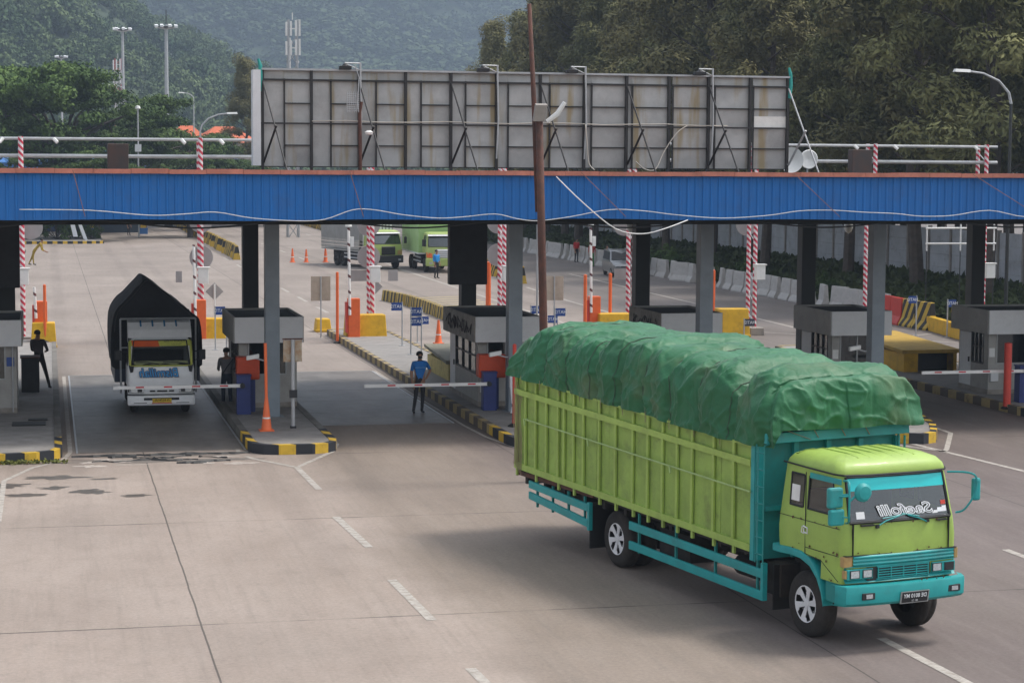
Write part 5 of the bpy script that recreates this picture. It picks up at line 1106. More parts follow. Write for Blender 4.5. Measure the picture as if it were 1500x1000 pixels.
# ------------------------------------------------------------ two trucks waiting far behind
limef = mat('bright lime cab paint', (.33, .42, .12), .4, var=.05, dirt=.1)
def modern(x, y, rz, label, kind):
    r = empty('distant_truck', (x, y, 0), rz, label, 'truck')
    rows = [(.70, .95, -.85, .98), (1.05, 1.0, -.85, 1.0), (1.30, 1.0, -.85, 1.0), (1.60, .97, -.85, 1.0), (1.72, .94, -.85, .99), (1.80, .91, -.85, .985), (2.1, .80, -.85, .96), (2.42, .67, -.84, .92), (2.50, .63, -.83, .91), (2.58, .52, -.82, .89), (2.64, .3, -.75, .8), (2.66, .1, -.6, .6)]
    c = cab(r, limef, rows, 1.08, -.85, q=(-.6, -.35), d0=-.25, wz=(1.72, 2.42), gz=(1.72, 2.50), arch=(.55, 1.30), gw=.95, glassm=M['glassd'], quarter=False)
    b = MB(); b.grid([[(1.01+dx-.05*(y_/1.05)**2, y_, z) for y_ in (-.5, -.25, 0, .25, .5)] for z, dx in ((1.55, 0), (1.50, .03), (1.05, .04), (.98, 0))]); b.build('grille', M['blk'] if kind == 'flat' else M['boothp'], c)
    b = MB()
    for z in (1.12, 1.25, 1.38): b.box(1.045, 1.06, -.5, .5, z, z+.05)
    b.build('grille_bar', M['dkst'] if kind == 'flat' else M['galv'], c)
    b = MB(); b.box(.7, 1.10, -1.1, 1.1, .45, .95); bm_ = b.build('bumper', M['blk'] if kind == 'flat' else limef, r, bev=.06)
    for s_ in (-1, 1):
        b = MB(); b.hexa([(.9, s_*.68, 1.0), (1.02, s_*.68, 1.0), (.96, s_*1.05, 1.0), (.85, s_*1.05, 1.0), (.9, s_*.72, 1.28), (1.01, s_*.72, 1.28), (.93, s_*1.07, 1.36), (.82, s_*1.07, 1.36)]); b.build('headlight', M['orange'] if kind == 'box' else amber, c, bev=.01)
        b = MB(); b.box(1.10, 1.115, s_*.8-.1, s_*.8+.1, .6, .72); b.build('fog_lamp', lampg, bm_)
        q = empty('wing_mirror', (0, 0, 0)); q.parent = r; b = MB(); b.tube([(.8, s_*1.05, 2.3), (1.0, s_*1.25, 2.3), (1.0, s_*1.25, 1.9)], .02, 5); b.build('stalk', M['blk'], q); b = MB(); b.box(.95, 1.04, s_*1.27-.1, s_*1.27+.1, 1.75, 2.2); b.build('shell', M['blk'], q, bev=.03)
    b = MB(); b.box(-.5, .4, -.9, .9, .9, 1.7); b.build('interior', intr, r)
    b = MB(); b.grid([[(.70, y_, 2.50), (.86, y_, 2.42)] for y_ in (-.95, 0, .95)]); b.build('sun_visor', M['boothp'] if kind == 'box' else M['white'], c)
    for X_ in (0, -4.8, -6.0) if kind == 'box' else (0, -4.6, -5.8):
        for s_ in (-1, 1): wheel(r, X_, s_*.95, .48, .27, M['dkst'], s_, star=False)
    b = MB(); b.box(-7.8, .8, -.45, .45, .65, 1.0); b.box(-4, -1.4, -1.0, 1.0, .5, .95); b.build('chassis', under, r)
    for s_ in (-1, 1):
        for z in (.62, .88): b = MB(); b.box(-4.1, -1.2, s_*1.12-.02, s_*1.12+.02, z, z+.1); b.build('side_guard', M['galv'], r)
    if kind == 'flat':
        gc = mat('grey cargo canvas', (.27, .27, .26), .7, c2=(.20, .20, .19), scale=1.2, bump=.4, bscale=3)
        b = MB(); prof = [(-1.25, 1.9), (-1.27, 2.9), (-1.1, 3.6), (0, 3.75), (1.1, 3.6), (1.27, 2.9), (1.25, 1.9)]; P_ = [[(x_, y_+.04*noise.noise((x_, y_, z_)), z_+.06*noise.noise((x_*1.4, y_, 3))) for y_, z_ in prof] for x_ in [-1.15-.5*i for i in range(15)]]
        b.grid(P_); b.add(P_[0], [tuple(range(7))]); b.add(P_[-1], [tuple(range(7))]); b.build('canvas', gc, r, smooth=True)
        b = MB(); b.box(-8.15, -1.15, -1.25, 1.25, 1.1, 1.2)
        for s_ in (-1, 1):
            for z in (1.25, 1.48, 1.71): b.box(-8.15, -1.15, s_*1.24-.025, s_*1.24+.025, z, z+.19)
        b.build('cargo_side', M['boothw'], r)
        b = MB(); 
        for k in range(9): b.box(-1.10, -1.05, -1.0+.25*k, -.85+.25*k, 1.5, 3.2)
        b.build('headboard', M['boothp'], r)
    else:
        bx = mat('pale green cargo sheet', (.34, .52, .22), .55, c2=(.28, .45, .17), scale=1)
        b = MB(); b.box(-8.3, -1.15, -1.27, 1.27, 1.15, 3.75); b.build('cargo_box', bx, r, bev=.05)
        b = MB(); b.box(-8.31, -1.14, -1.29, 1.29, 1.15, 1.25); b.build('box_rail', M['boothp'], r)
    return r
modern(22.3, 138.2, R(-76), 'lime cab truck with grey canvas load far behind, between the striped post and its mast', 'flat')
modern(25.35, 133.2, R(-91), 'light green box truck far behind, partly hidden by the black sign box', 'box')

# parked car by the concrete barriers
car = empty('parked_car', (36.1, 127.5, 0), R(-96), 'silver grey family car parked beside the concrete barrier row', 'car')
sil = mat('silver grey car paint', (.20, .205, .21), .3, metal=.4, var=.04, coat=.5)
b = MB()
secs = [(2.15, .62, .45, .70, .70), (2.05, .78, .32, .80, .72), (1.4, .82, .30, .98, .80), (.95, .83, .28, 1.04, .82), (.25, .84, .28, 1.62, .68), (-.6, .85, .28, 1.72, .68), (-1.6, .84, .30, 1.68, .66), (-2.05, .82, .34, 1.15, .76), (-2.2, .74, .42, .9, .72)]
P_ = []
for x_, w_, z0, z1, wt in secs:
    zb = min(z1, .98); P_.append([(x_, -w_, z0), (x_, -w_-.02, (z0+zb)/2), (x_, -w_, zb), (x_, -wt, z1-.04), (x_, -wt+.1, z1), (x_, 0, z1+.02), (x_, wt-.1, z1), (x_, wt, z1-.04), (x_, w_, zb), (x_, w_+.02, (z0+zb)/2), (x_, w_, z0)])
b.grid(P_); b.add(P_[0], [tuple(range(11))]); b.add(P_[-1], [tuple(range(11))]); cbod = b.build('body', sil, car, smooth=True, bev=.02)
for s_ in (-1, 1):
    b = MB(); b.add([(.72, s_*.845, 1.05), (.15, s_*.71, 1.53), (-1.5, s_*.71, 1.58), (-1.85, s_*.845, 1.08)], [(0, 1, 2, 3)]); b.build('side_window', M['blk'], cbod)
    b = MB(); b.box(2.0, 2.14, s_*.55-.14, s_*.55+.14, .62, .76); b.build('headlight', lampg, cbod, bev=.02)
    for x_ in (1.35, -1.35): wheel(car, x_, s_*.74, .31, .19, chrome, s_, star=False)
b = MB(); b.add([(.98, -.74, 1.08), (.98, .74, 1.08), (.30, .62, 1.585), (.30, -.62, 1.585)], [(0, 1, 2, 3)]); b.build('windscreen', M['blk'], cbod)
b = MB(); b.box(2.1, 2.19, -.45, .45, .42, .56); b.box(2.08, 2.16, -.32, .32, .64, .72); b.build('grille', M['blk'], cbod)
for s_ in (-1, 1): b = MB(); b.tube([(.1, s_*.55, 1.70), (-1.5, s_*.55, 1.72)], .02, 5); b.build('roof_rail', M['galv'], cbod)
# ------------------------------------------------------------ people
def person(x, y, z, rz, label, shirt, trousers, arms=None, legs=None, lean=(0, 0), scale=1., shoes=None, mask=False, cap=None, headf=(0, 0), mats_extra=None, group=None):
    lx, ly = lean
    J = {}; E_ = []
    def j(n, p, r, m): J[n] = (Vector(p), r, m)
    j('pelvis', (0, 0, .95), (.155, .11), 2); j('waist', (lx*.3, ly*.3, 1.10), (.145, .10), 1); j('chest', (lx*.8, ly*.8, 1.34), (.175, .115), 1)
    j('neck', (lx, ly, 1.49), .058, 0); j('jaw', (lx*1.08+headf[0]*.4, ly*1.08-.02+headf[1]*.4, 1.565), (.062, .07), 0); j('head', (lx*1.12+headf[0], ly*1.12-.012+headf[1], 1.65), (.078, .095), 0); j('crown', (lx*1.15+headf[0], ly*1.15+headf[1], 1.715), (.06, .07), 0)
    j('nose', (lx*1.12+headf[0], ly*1.12-.112+headf[1], 1.628), .013, 0)
    E_ += [('pelvis', 'waist'), ('waist', 'chest'), ('chest', 'neck'), ('neck', 'jaw'), ('jaw', 'head'), ('head', 'crown'), ('head', 'nose')]
    A = arms or {-1: ((-.225, .03, 1.15), (-.215, -.05, .91)), 1: ((.225, .02, 1.15), (.22, -.07, .91))}
    Lg = legs or {-1: ((-.10, -.01, .50), (-.11, .03, .09)), 1: ((.10, -.01, .50), (.11, .03, .09))}
    for s_ in (-1, 1):
        n = 'l' if s_ < 0 else 'r'; sh = (lx*.95+s_*.185, ly*.95, 1.42)
        e = Vector(A[s_][0]); w_ = Vector(A[s_][1])
        j(n+'sh', sh, .072, 1); j(n+'el', e, .047, 1 if mats_extra is None else 0); j(n+'wr', w_, .030, 0)
        j(n+'ar', (Vector(sh)+e)/2, .056, 1)
        d = (w_-e).normalized(); pm = w_+d*.075; j(n+'pm', pm, (.038, .02), 0); E_ += [('chest', n+'sh'), (n+'sh', n+'ar'), (n+'ar', n+'el'), (n+'el', n+'wr'), (n+'wr', n+'pm')]
        sidev = d.cross(Vector((s_, .2, 0))).normalized()
        for k in range(4):
            o_ = sidev*(-.027+.018*k); L_ = (.065, .08, .085, .072)[3-k]; c_ = Vector((-s_, 0, 0))*.02
            j(n+'f%d' % k, pm+d*.03+o_, .0095, 0); j(n+'g%d' % k, pm+d*(.03+L_*.6)+o_+c_*.6, .0085, 0); j(n+'h%d' % k, pm+d*(.03+L_)+o_+c_*1.6, .007, 0); E_ += [(n+'pm', n+'f%d' % k), (n+'f%d' % k, n+'g%d' % k), (n+'g%d' % k, n+'h%d' % k)]
        j(n+'t0', w_+d*.045-sidev*.038, .011, 0); j(n+'t1', w_+d*.085-sidev*.052, .009, 0); E_ += [(n+'wr', n+'t0'), (n+'t0', n+'t1')]
        k_, an = Lg[s_]; j(n+'hip', (s_*.09, 0, .88), .095, 2); j(n+'kn', k_, .064, 2); j(n+'an', an, .046, 2); j(n+'he', (an[0], an[1]+.03, .05), .042, 3); j(n+'to', (an[0]+s_*.02, an[1]-.17, .035), .033, 3)
        E_ += [('pelvis', n+'hip'), (n+'hip', n+'kn'), (n+'kn', n+'an'), (n+'an', n+'he'), (n+'he', n+'to')]
    names = list(J); me = bpy.data.meshes.new('skeleton'); me.from_pydata([J[n][0] for n in names], [(names.index(a), names.index(b_)) for a, b_ in E_], [])
    o = bpy.data.objects.new('skeleton', me); COL.objects.link(o); md = o.modifiers.new('s', 'SKIN'); md.use_smooth_shade = True; o.modifiers.new('u', 'SUBSURF').levels = 1
    for i, n in enumerate(names):
        r = J[n][1]; me.skin_vertices[0].data[i].radius = (r, r) if not isinstance(r, tuple) else r; me.skin_vertices[0].data[i].use_root = (n == 'pelvis')
    bpy.context.view_layer.update()
    m2 = bpy.data.meshes.new_from_object(o.evaluated_get(bpy.context.evaluated_depsgraph_get())); bpy.data.objects.remove(o); bpy.data.meshes.remove(me)
    ps = [(J[n][0], J[n][2]) for n in names]
    ps += [((J[a][0]*(1-t)+J[b_][0]*t), J[a][2] if t < .5 else J[b_][2]) for a, b_ in E_ for t in (.25, .48, .52, .75)]
    for mm in (M['skin'], shirt, trousers, shoes or M['blk']): m2.materials.append(mm)
    for p in m2.polygons: p.material_index = min(ps, key=lambda q: (q[0]-p.center).length_squared)[1]
    m2.polygons.foreach_set('use_smooth', [True]*len(m2.polygons))
    r = empty('person', (x, y, z), rz, label, 'person', group); r.scale = (scale,)*3
    bo = bpy.data.objects.new('body', m2); COL.objects.link(bo); bo.parent = r
    hx, hy = lx*1.12+headf[0], ly*1.12+headf[1]
    b = MB(); b.lathe([(.095, -.03), (.102, .02), (.088, .065), (.05, .095), (0, .105)], (hx, hy+.018, 1.665), n=14); b.build('cap' if cap else 'hair', cap or M['hair'], r, smooth='all')
    b = MB()
    for s_ in (-1, 1): b.lathe([(.0, -.011), (.011, 0), (0, .011)], (hx+s_*.032, hy-.092, 1.655), n=8)
    b.build('eyes', M['blk'], r)
    if mask: b = MB(); b.grid([[(hx+.066*math.sin(t), hy-.018-.105*math.cos(t), z_) for t in [R(-70+20*k) for k in range(8)]] for z_ in (1.56, 1.60, 1.635)]); b.build('face_mask', M['blk'], r, smooth='all')
    return r
bshirt = mat('blue polo shirt', (.012, .15, .46), .8, bump=.6, bscale=9); dkc = mat('black trousers', (.022, .021, .024), .85, bump=.5, bscale=12); dks = mat('dark brown grey jacket', (.075, .06, .06), .85, bump=.6, bscale=10)
p = person(10.25, 56.9, .015, R(4), 'man in blue shirt and black trousers standing behind the lowered boom, hand on hip', bshirt, dkc, {-1: ((-.235, .03, 1.15), (-.23, -.03, .92)), 1: ((.335, .08, 1.20), (.215, -.03, 1.05))}, {-1: ((-.12, -.02, .50), (-.17, .02, .09)), 1: ((.09, -.01, .50), (.08, .05, .09))}, mask=True, mats_extra=1)
b = MB(); b.box(-.165, .165, -.128, -.118, 1.30, 1.315); b.build('shirt_stripe', mat('pale blue stripe', (.15, .35, .6), .7), p)
person(-.28, 63.4, .225, R(168), 'man in dark clothes leaning on the black cabinet on the left island, one leg out', dks, mat('dark trousers', (.03, .024, .022), .85), {-1: ((-.235, -.10, 1.14), (-.15, -.32, 1.10)), 1: ((.235, -.08, 1.15), (.12, -.30, 1.10))}, {-1: ((-.20, .02, .50), (-.32, .10, .09)), 1: ((.06, -.03, .50), (.04, .0, .09))}, lean=(.06, -.10), shoes=M['blk'], cap=mat('dark cap', (.03, .02, .02), .8))
p = person(4.98, 58.9, .015, R(190), 'man seen from behind in grey shirt with shoulder bag strap near the first booth', mat('grey shirt', (.17, .16, .17), .85), mat('blue black jeans', (.03, .04, .06), .85), {-1: ((-.23, -.05, 1.15), (-.17, -.28, 1.12)), 1: ((.23, -.05, 1.15), (.17, -.25, 1.12))}, lean=(0, -.03))
b = MB(); b.tube([(-.17, .12, 1.45), (0, .135, 1.25), (.17, .12, 1.0)], .015, 5); b.build('bag_strap', M['blk'], p)
p = person(-.9, 146, 0, R(80), 'far man in yellow overalls bending forward with a load at the far left', mat('mustard overalls', (.33, .23, .03), .85), mat('mustard trousers', (.30, .21, .03), .85), {-1: ((-.2, -.55, 1.0), (-.18, -.75, .9)), 1: ((.2, -.55, 1.0), (.18, -.75, .9))}, {-1: ((-.1, .05, .5), (-.1, .0, .09)), 1: ((.1, .15, .5), (.1, .35, .09))}, lean=(0, -.48), scale=1.05)
b = MB(); b.lathe([(0, -.25), (.26, -.15), (.3, .05), (.15, .25), (0, .28)], (-.9-.85, 145.95, .95), n=12); tag(b.build('sack', mat('dark brown sack', (.07, .04, .035), .9), smooth='all'), 'dark brown sack carried by the bending man in yellow', 'sack')
person(23.75, 126, 0, R(30), 'man in bright blue shirt walking before the distant green box truck', mat('bright blue shirt', (.02, .25, .62), .8), dkc, scale=1.02)
person(38.0, 146, 0, R(20), 'far person in red shirt standing by the concrete barriers left of the rusty pole', mat('red shirt', (.45, .02, .02), .8), dkc)
person(37.3, 139, 0, R(-10), 'far person in red top and green trousers before the concrete barriers', mat('dark red shirt', (.35, .04, .03), .8), mat('green trousers', (.05, .18, .05), .8))
person(36.9, 133.5, 0, R(-20), 'far person in grey shirt just left of the parked silver car', mat('pale grey shirt', (.16, .16, .17), .8), dkc)
person(7.9, 206, 0, R(30), 'far person in dark clothes near the yellow columns at the top left', dks, dkc)

# ------------------------------------------------------------ barrier rows
jp = [(-.30, 0), (.30, 0), (.30, .08), (.15, .34), (.08, 1.05), (-.08, 1.05), (-.15, .34), (-.30, .08)]
b = MB(); L_ = 1.35; nj = len(jp)
b.add([(x_, -L_/2, z_*1.1) for x_, z_ in jp]+[(x_, L_/2, z_*1.1) for x_, z_ in jp], [(i, (i+1) % nj, nj+(i+1) % nj, nj+i) for i in range(nj)]+[tuple(range(nj)), tuple(range(nj, 2*nj))[::-1]])
jb = b.build('concrete_barrier', M['barr'], bev=.015); tag(jb, 'pale concrete barrier in the long row at the foot of the dark verge', 'barrier', 'concrete barriers in the row along the verge')
y = 90.; k = 0; placed = False
while y < 172:
    if not (161 < y < 162):
        o = jb if k == 0 else dup(jb)
        o.location = (38.4+.0*y+random.uniform(-.12, .12), y, 0); o.rotation_euler = (0, random.uniform(-.03, .03), random.uniform(-.22, .22)+(.35 if k % 7 == 3 else 0)); k += 1
    y += 1.85
pl2 = mat('red plastic barrier', (.50, .035, .02), .5)
for i, (x_, y_, m_, lab) in enumerate([(37.6, 87.8, pl2, 'red plastic barrier, farthest of the red ones behind the right column'), (37.5, 86.2, pl2, 'red plastic barrier next to the yellow striped ones'), (37.45, 84.7, M['ybx'], 'yellow barrier with black chevrons beside the red ones'), (37.45, 83.2, M['ybx'], 'second yellow and black barrier right of the red ones'), (37.5, 79.6, M['ybx'], 'yellow black barrier behind the low yellow wall'), (37.9, 78.0, M['ybx'], 'yellow black barrier, nearest of the striped ones at right')]):
    o = dup(jb, (x_, y_, 0), random.uniform(-.1, .1), lab); o.data = jb.data.copy(); o.data.materials.clear(); o.data.materials.append(m_); o['group'] = 'painted barriers at the right'; o['category'] = 'barrier'; o.scale = (1.1, 1.05, 1.05); o.name = 'painted_barrier'
b = MB(); b.box(-.15, .15, -3.6, 3.6, 0, .62); o = b.build('low_wall', M['yel'], bev=.02, loc=(36.9, 79.2, 0), rz=R(-9)); tag(o, 'low yellow wall before the striped barriers seen between the columns', 'wall')
b = MB(); b.box(-.35, .35, -.35, .35, 0, 1.5); tag(b.build('yellow_pillar', M['yel'], bev=.03, loc=(37.5, 76.6, 0)), 'thick yellow pillar at the end of the striped barriers', 'pillar')
# striped kerb-stone medians: yellow and black blocks
b = MB(); b.hexa([(-.2, -.62, 0), (.2, -.62, 0), (.2, .62, 0), (-.2, .62, 0), (-.13, -.60, .55), (.13, -.60, .55), (.13, .60, .55), (-.13, .60, .55)])
sb_ = b.build('median_block', M['yb'], bev=.02); tag(sb_, 'low yellow and black striped concrete block in the median row left of the graffiti booth', 'concrete block', 'striped blocks in the median near centre')
path = [(17.25, 105), (17.7, 101), (17.8, 97), (17.75, 90), (17.4, 86)]
pts = []; 
for (x0, y0), (x1, y1) in zip(path, path[1:]):
    n = max(1, int(math.hypot(x1-x0, y1-y0)/1.3))
    for q in range(n): pts.append((x0+(x1-x0)*q/n, y0+(y1-y0)*q/n, math.atan2(y1-y0, x1-x0)-PI/2))
for i, (x_, y_, a) in enumerate(pts):
    o = sb_ if i == 0 else dup(sb_); o.location = (x_, y_, 0); o.rotation_euler.z = a+random.uniform(-.04, .04)
b = MB(); b.hexa([(-.28, -.6, 0), (.28, -.6, 0), (.28, .6, 0), (-.28, .6, 0), (-.10, -.58, 1.05), (.10, -.58, 1.05), (.10, .58, 1.05), (-.10, .58, 1.05)])
tb = b.build('striped_barrier', M['ybx'], bev=.02); first = True
for rowx, ys, lab, gr in (((14.75, 13.75), (252, 151), 'yellow and black barrier in the far row left of the first pillar', 'striped barriers in the far left row'), ((29.8, 28.95), (256, 205), 'yellow and black barrier in the far row behind the grey cargo truck', 'striped barriers in the far middle row'), ((28.4, 27.7), (142, 118), 'yellow and black barrier in the row seen around the slate column', 'striped barriers in the row right of centre')):
    n = int((ys[0]-ys[1])/1.9)
    for i in range(n):
        t = i/n; o = tb if first else dup(tb); first = False
        o.location = (rowx[0]+(rowx[1]-rowx[0])*t+random.uniform(-.08, .08), ys[0]+(ys[1]-ys[0])*t, 0); o.rotation_euler.z = random.uniform(-.12, .12)
        o['label'] = lab; o['category'] = 'barrier'; o['group'] = gr

# wall along the right-hand verge
wl = empty('panel_wall', (48.9, 140, .8), 0, 'long pale panel wall on the dark verge behind the concrete barriers', 'wall')
wp = mat('pale weathered wall panels', (.46, .47, .50), .8, c2=(.36, .37, .39), scale=.6, dirt=.55)
b = MB()
for k in range(40):
    y0 = -52+k*2.9
    for q in range(4): b.box(0, .08, y0+.03, y0+2.87, q*.72+.01, q*.72+.715)
b.build('panel', wp, wl); b = MB()
for k in range(41): b.box(-.10, .12, -52+k*2.9-.09, -52+k*2.9+.09, -.1, 3.0)
b.build('post', M['conc'], wl); b = MB(); b.box(-.05, .15, -52, 64, -.25, .0); b.build('footing', M['boothd'], wl)
b = MB(); b.tube([(-3.4, -50, -.1), (-3.4, 60, 0)], .05, 6); b.tube([(-3.4, -50, -.45), (-3.4, 60, -.35)], .05, 6); b.build('pipe', M['galv'], wl)

# ------------------------------------------------------------ far left building, kerbed plot and far things
r = empty('blue_building', (-6, 212, 0), 0, 'low blue roofed building with yellow columns under the trees at the far left', 'building')
bl_ = mat('blue roof sheet', (.03, .14, .38), .5, var=.1)
b = MB(); b.box(-14, 16, 3, 14, 0, 4.6); b.build('wall', mat('dim blue grey wall', (.05, .07, .10), .8), r)
b = MB()
for k, x_ in enumerate((-13, -6, 1.5, 8, 15)): b.box(x_-14, x_, -2.5, -2.4, 4.6, 5.9); b.hexa([(x_-14, -2.4, 5.88), (x_, -2.4, 5.88), (x_, 14, 5.9), (x_-14, 14, 5.9), (x_-14, -2.4, 5.93), (x_, -2.4, 5.93), (x_, 14, 6.4), (x_-14, 14, 6.4)])
b.build('roof', bl_, r)
for x_ in (-6, .2+4.7, 10.4, 15.5):
    b = MB(); b.box(x_-.28, x_+.28, -2, -1.5, .6, 4.6); b.build('column', M['yel'], r); b = MB(); b.box(x_-.42, x_+.42, -2.2, -1.3, 0, .6); b.build('column_base', bl_, r)
b = MB(); b.box(6.0, 7.8, -1, 0, 0, 1.9); b.box(-2, 2, 0, 2, 0, 2.1); b.build('shutter', mat('dark blue shutter', (.03, .06, .15), .6), r)
r2 = empty('blue_shed', (10, 300, 0), 0, 'long blue roofed shed showing above the canopy at left', 'shed')
for x0, x1 in ((-22, -8), (-4, 1.0), (4.2, 18)):
    b = MB(); b.box(x0, x1, 0, 12, 0, 7.2); b.hexa([(x0-.4, -.6, 7.0), (x1+.4, -.6, 7.0), (x1+.4, 13, 7.0), (x0-.4, 13, 7.0), (x0-.4, -.6, 7.2), (x1+.4, -.6, 7.2), (x1-1, 6, 9.2), (x0+1, 6, 9.2)]); b.build('roof', bl_, r2)
island(-12, 4.9, 184, 214, 'kerbed plot with plants and a white board at the far left')
b = MB(); b.hexa([(2.3, 188, .5), (2.7, 188, .5), (2.7, 188.1, .5), (2.3, 188.1, .5), (1.9, 188, 2.3), (2.25, 188, 2.4), (2.25, 188.1, 2.4), (1.9, 188.1, 2.3)]); b.hexa([(3.2, 188, .3), (3.6, 188, .1), (3.6, 188.1, .1), (3.2, 188.1, .3), (2.5, 188, 2.3), (2.8, 188, 2.3), (2.8, 188.1, 2.3), (2.5, 188.1, 2.3)])
tag(b.build('white_board', M['signwhite']), 'bright white leaning board before the bushes at the far left', 'board')
b = MB(); b.box(8.6, 10.2, 218, 219, 0, 1.6); tag(b.build('red_bin', mat('dark red box', (.18, .02, .025), .6)), 'dark red box beyond the end of the far left plot', 'box')
b = MB(); b.box(14.2, 17.5, 235, 236, .3, 4.4); tag(b.build('yellow_gate', mat('yellow slats', (.42, .28, .03), .6, c2=(.12, .09, .03), scale=1, stretch=(14, 1, .1)), ), 'yellow slatted panel at the end of the far striped row', 'gate')

# floodlight masts, lamps, towers
def mast(x_, y_, h, rr, lab, heads=6, spike=0.):
    r = empty('floodlight_mast', (x_, y_, 0), 0, lab, 'mast', 'floodlight masts'); b = MB(); b.tube([(0, 0, 0), (0, 0, h)], [rr, rr*.55], 10); b.build('pole', M['galv'], r, smooth=True)
    b = MB(); b.lathe([(.2, -.1), (1.0*rr*3.2, 0), (.2, .1)], (0, 0, h-.3), n=12)
    if spike: b.tube([(0, 0, h), (0, 0, h+spike)], .05)
    b.build('head_frame', M['dkst'], r)
    for k in range(heads):
        a = 2*PI*k/heads+.3; q = rr*3.6; b = MB(); b.tube([(0, 0, h-.6), (math.cos(a)*q, math.sin(a)*q, h-.35)], .05, 5); b.hexa([(math.cos(a)*q-.2, math.sin(a)*q-.2, h-.4), (math.cos(a)*q+.2, math.sin(a)*q-.2, h-.4), (math.cos(a)*q+.2, math.sin(a)*q+.2, h-.3), (math.cos(a)*q-.2, math.sin(a)*q+.2, h-.3), (math.cos(a)*q-.2, math.sin(a)*q-.2, h-.15), (math.cos(a)*q+.2, math.sin(a)*q-.2, h-.15), (math.cos(a)*q+.2, math.sin(a)*q+.2, h), (math.cos(a)*q-.2, math.sin(a)*q+.2, h)]); b.build('lamp_head', M['boothp'], r)
mast(14.78, 260, 24.3, .36, 'tallest floodlight mast with ring of lamps, left of the billboard', 8, 1.8); mast(10.9, 300, 26.4, .33, 'second floodlight mast left of the tallest one', 7); mast(3.08, 400, 27.4, .3, 'small distant floodlight mast over the left trees', 5)
def street_lamp(x_, y_, h, reach, lab, rr=.07):
    r = empty('street_lamp', (x_, y_, 0), 0, lab, 'street lamp', 'street lamps'); s_ = 1 if reach > 0 else -1; a = abs(reach)
    if y_ < 100: b = MB(); b.tube([(0, 0, 0), (0, 0, h-a*.62)], [rr*1.3, rr], 8); b.build('pole', M['coldk'], r, smooth=True); hb_ = h-a*.61
    else: hb_ = 0
    b = MB(); b.tube([(0, 0, hb_), (0, 0, h-a*.6)]+[(s_*a*.9*(1-math.cos(t)), 0, h-a*.6+a*.6*math.sin(t)) for t in [R(q) for q in (20, 45, 70, 90)]], [rr*1.3 if not hb_ else rr, rr, rr*.9, rr*.8, rr*.7, rr*.7], 8); b.build('arm' if hb_ else 'pole', M['galv'], r, smooth=True)
    b = MB(); x1 = s_*a*.88; b.hexa([(x1, -.12, h-.05), (x1+s_*.75, -.14, h-.03), (x1+s_*.75, .14, h-.03), (x1, .12, h-.05), (x1, -.08, h+.08), (x1+s_*.7, -.1, h+.1), (x1+s_*.7, .1, h+.1), (x1, .08, h+.08)]); b.build('lamp_head', M['white'], r)
street_lamp(10.9, 150, 10.7, 2.2, 'curved street lamp nearest the striped post at left'); street_lamp(18.1, 260, 15.9, -1.3, 'curved street lamp just right of the tallest mast'); street_lamp(8.6, 230, 15.6, -1.3, 'curved street lamp among the left trees')
street_lamp(41.9, 84.5, 11.3, -2.3, 'curved street lamp before the dark trees at the upper right')
r = empty('camera_post', (8.62, 200, 0), 0, 'thin post with a white head above the left trees', 'post'); b = MB(); b.tube([(0, 0, 0), (0, 0, 12.3)], .08, 8); b.build('pole', M['galv'], r); b = MB(); b.lathe([(.1, -.1), (.28, 0), (.2, .25), (0, .3)], (0, 0, 12.3), n=10); b.build('head', M['white'], r); b = MB(); b.box(-.3, .3, -.2, .2, 8.2, 8.9); b.build('box', M['boothp'], r)
def tower(x_, y_, h, w_, lab, m_, z0=0):
    r = empty('telecom_tower', (x_, y_, z0), 0, lab, 'telecom tower', 'telecom towers'); b = MB(); C4 = [(-w_, -w_), (w_, -w_), (w_, w_), (-w_, w_)]
    for a, c_ in C4: b.tube([(a, c_, 0), (a*.8, c_*.8, h)], .09, 5)
    k = 0; z_ = 0
    while z_ < h-1.5:
        for i in range(4): a, c_ = C4[i]; a2, c2_ = C4[(i+1) % 4]; b.tube([(a*.9, c_*.9, z_), (a2*.9, c2_*.9, z_+1.4)], .04, 4)
        z_ += 1.4
    b.build('lattice', m_, r); b = MB()
    q = w_/.9
    for zz in (h-1.4*q, h-4.6*q):
        for a in (-1.1, -.35, .5, 1.1): b.box(a*q-.13*q-.02, a*q+.13*q+.02, -.9*q, -.6*q, zz-1.3*q, zz+(1.2+a*.2)*q)
        b.box(-1.2*q, 1.2*q, -.6*q, -.5*q, zz-.1, zz)
    b.tube([(0, 0, h), (0, 0, h+1.2*q)], .05, 5); b.tube([(-.3, -.4, h-12*q), (-.3, -.4, h-3*q)], .09, 6); b.lathe([(0, 0), (.25*q, .02), (0, .1)], (.8*q, -.8*q, h-7*q), 'y', 10)
    b.build('panel_antenna', M['white'], r)
tower(23.45, 200, 21.0, .52, 'telecom tower with white panel antennas above the billboard', M['galv']); tower(15.3, 450, 29.5, .8, 'distant red and white telecom tower beside the second mast', stripes('red white lattice', (.55, .5, .5), (.45, .08, .06), 6, (0, 0, 1)))
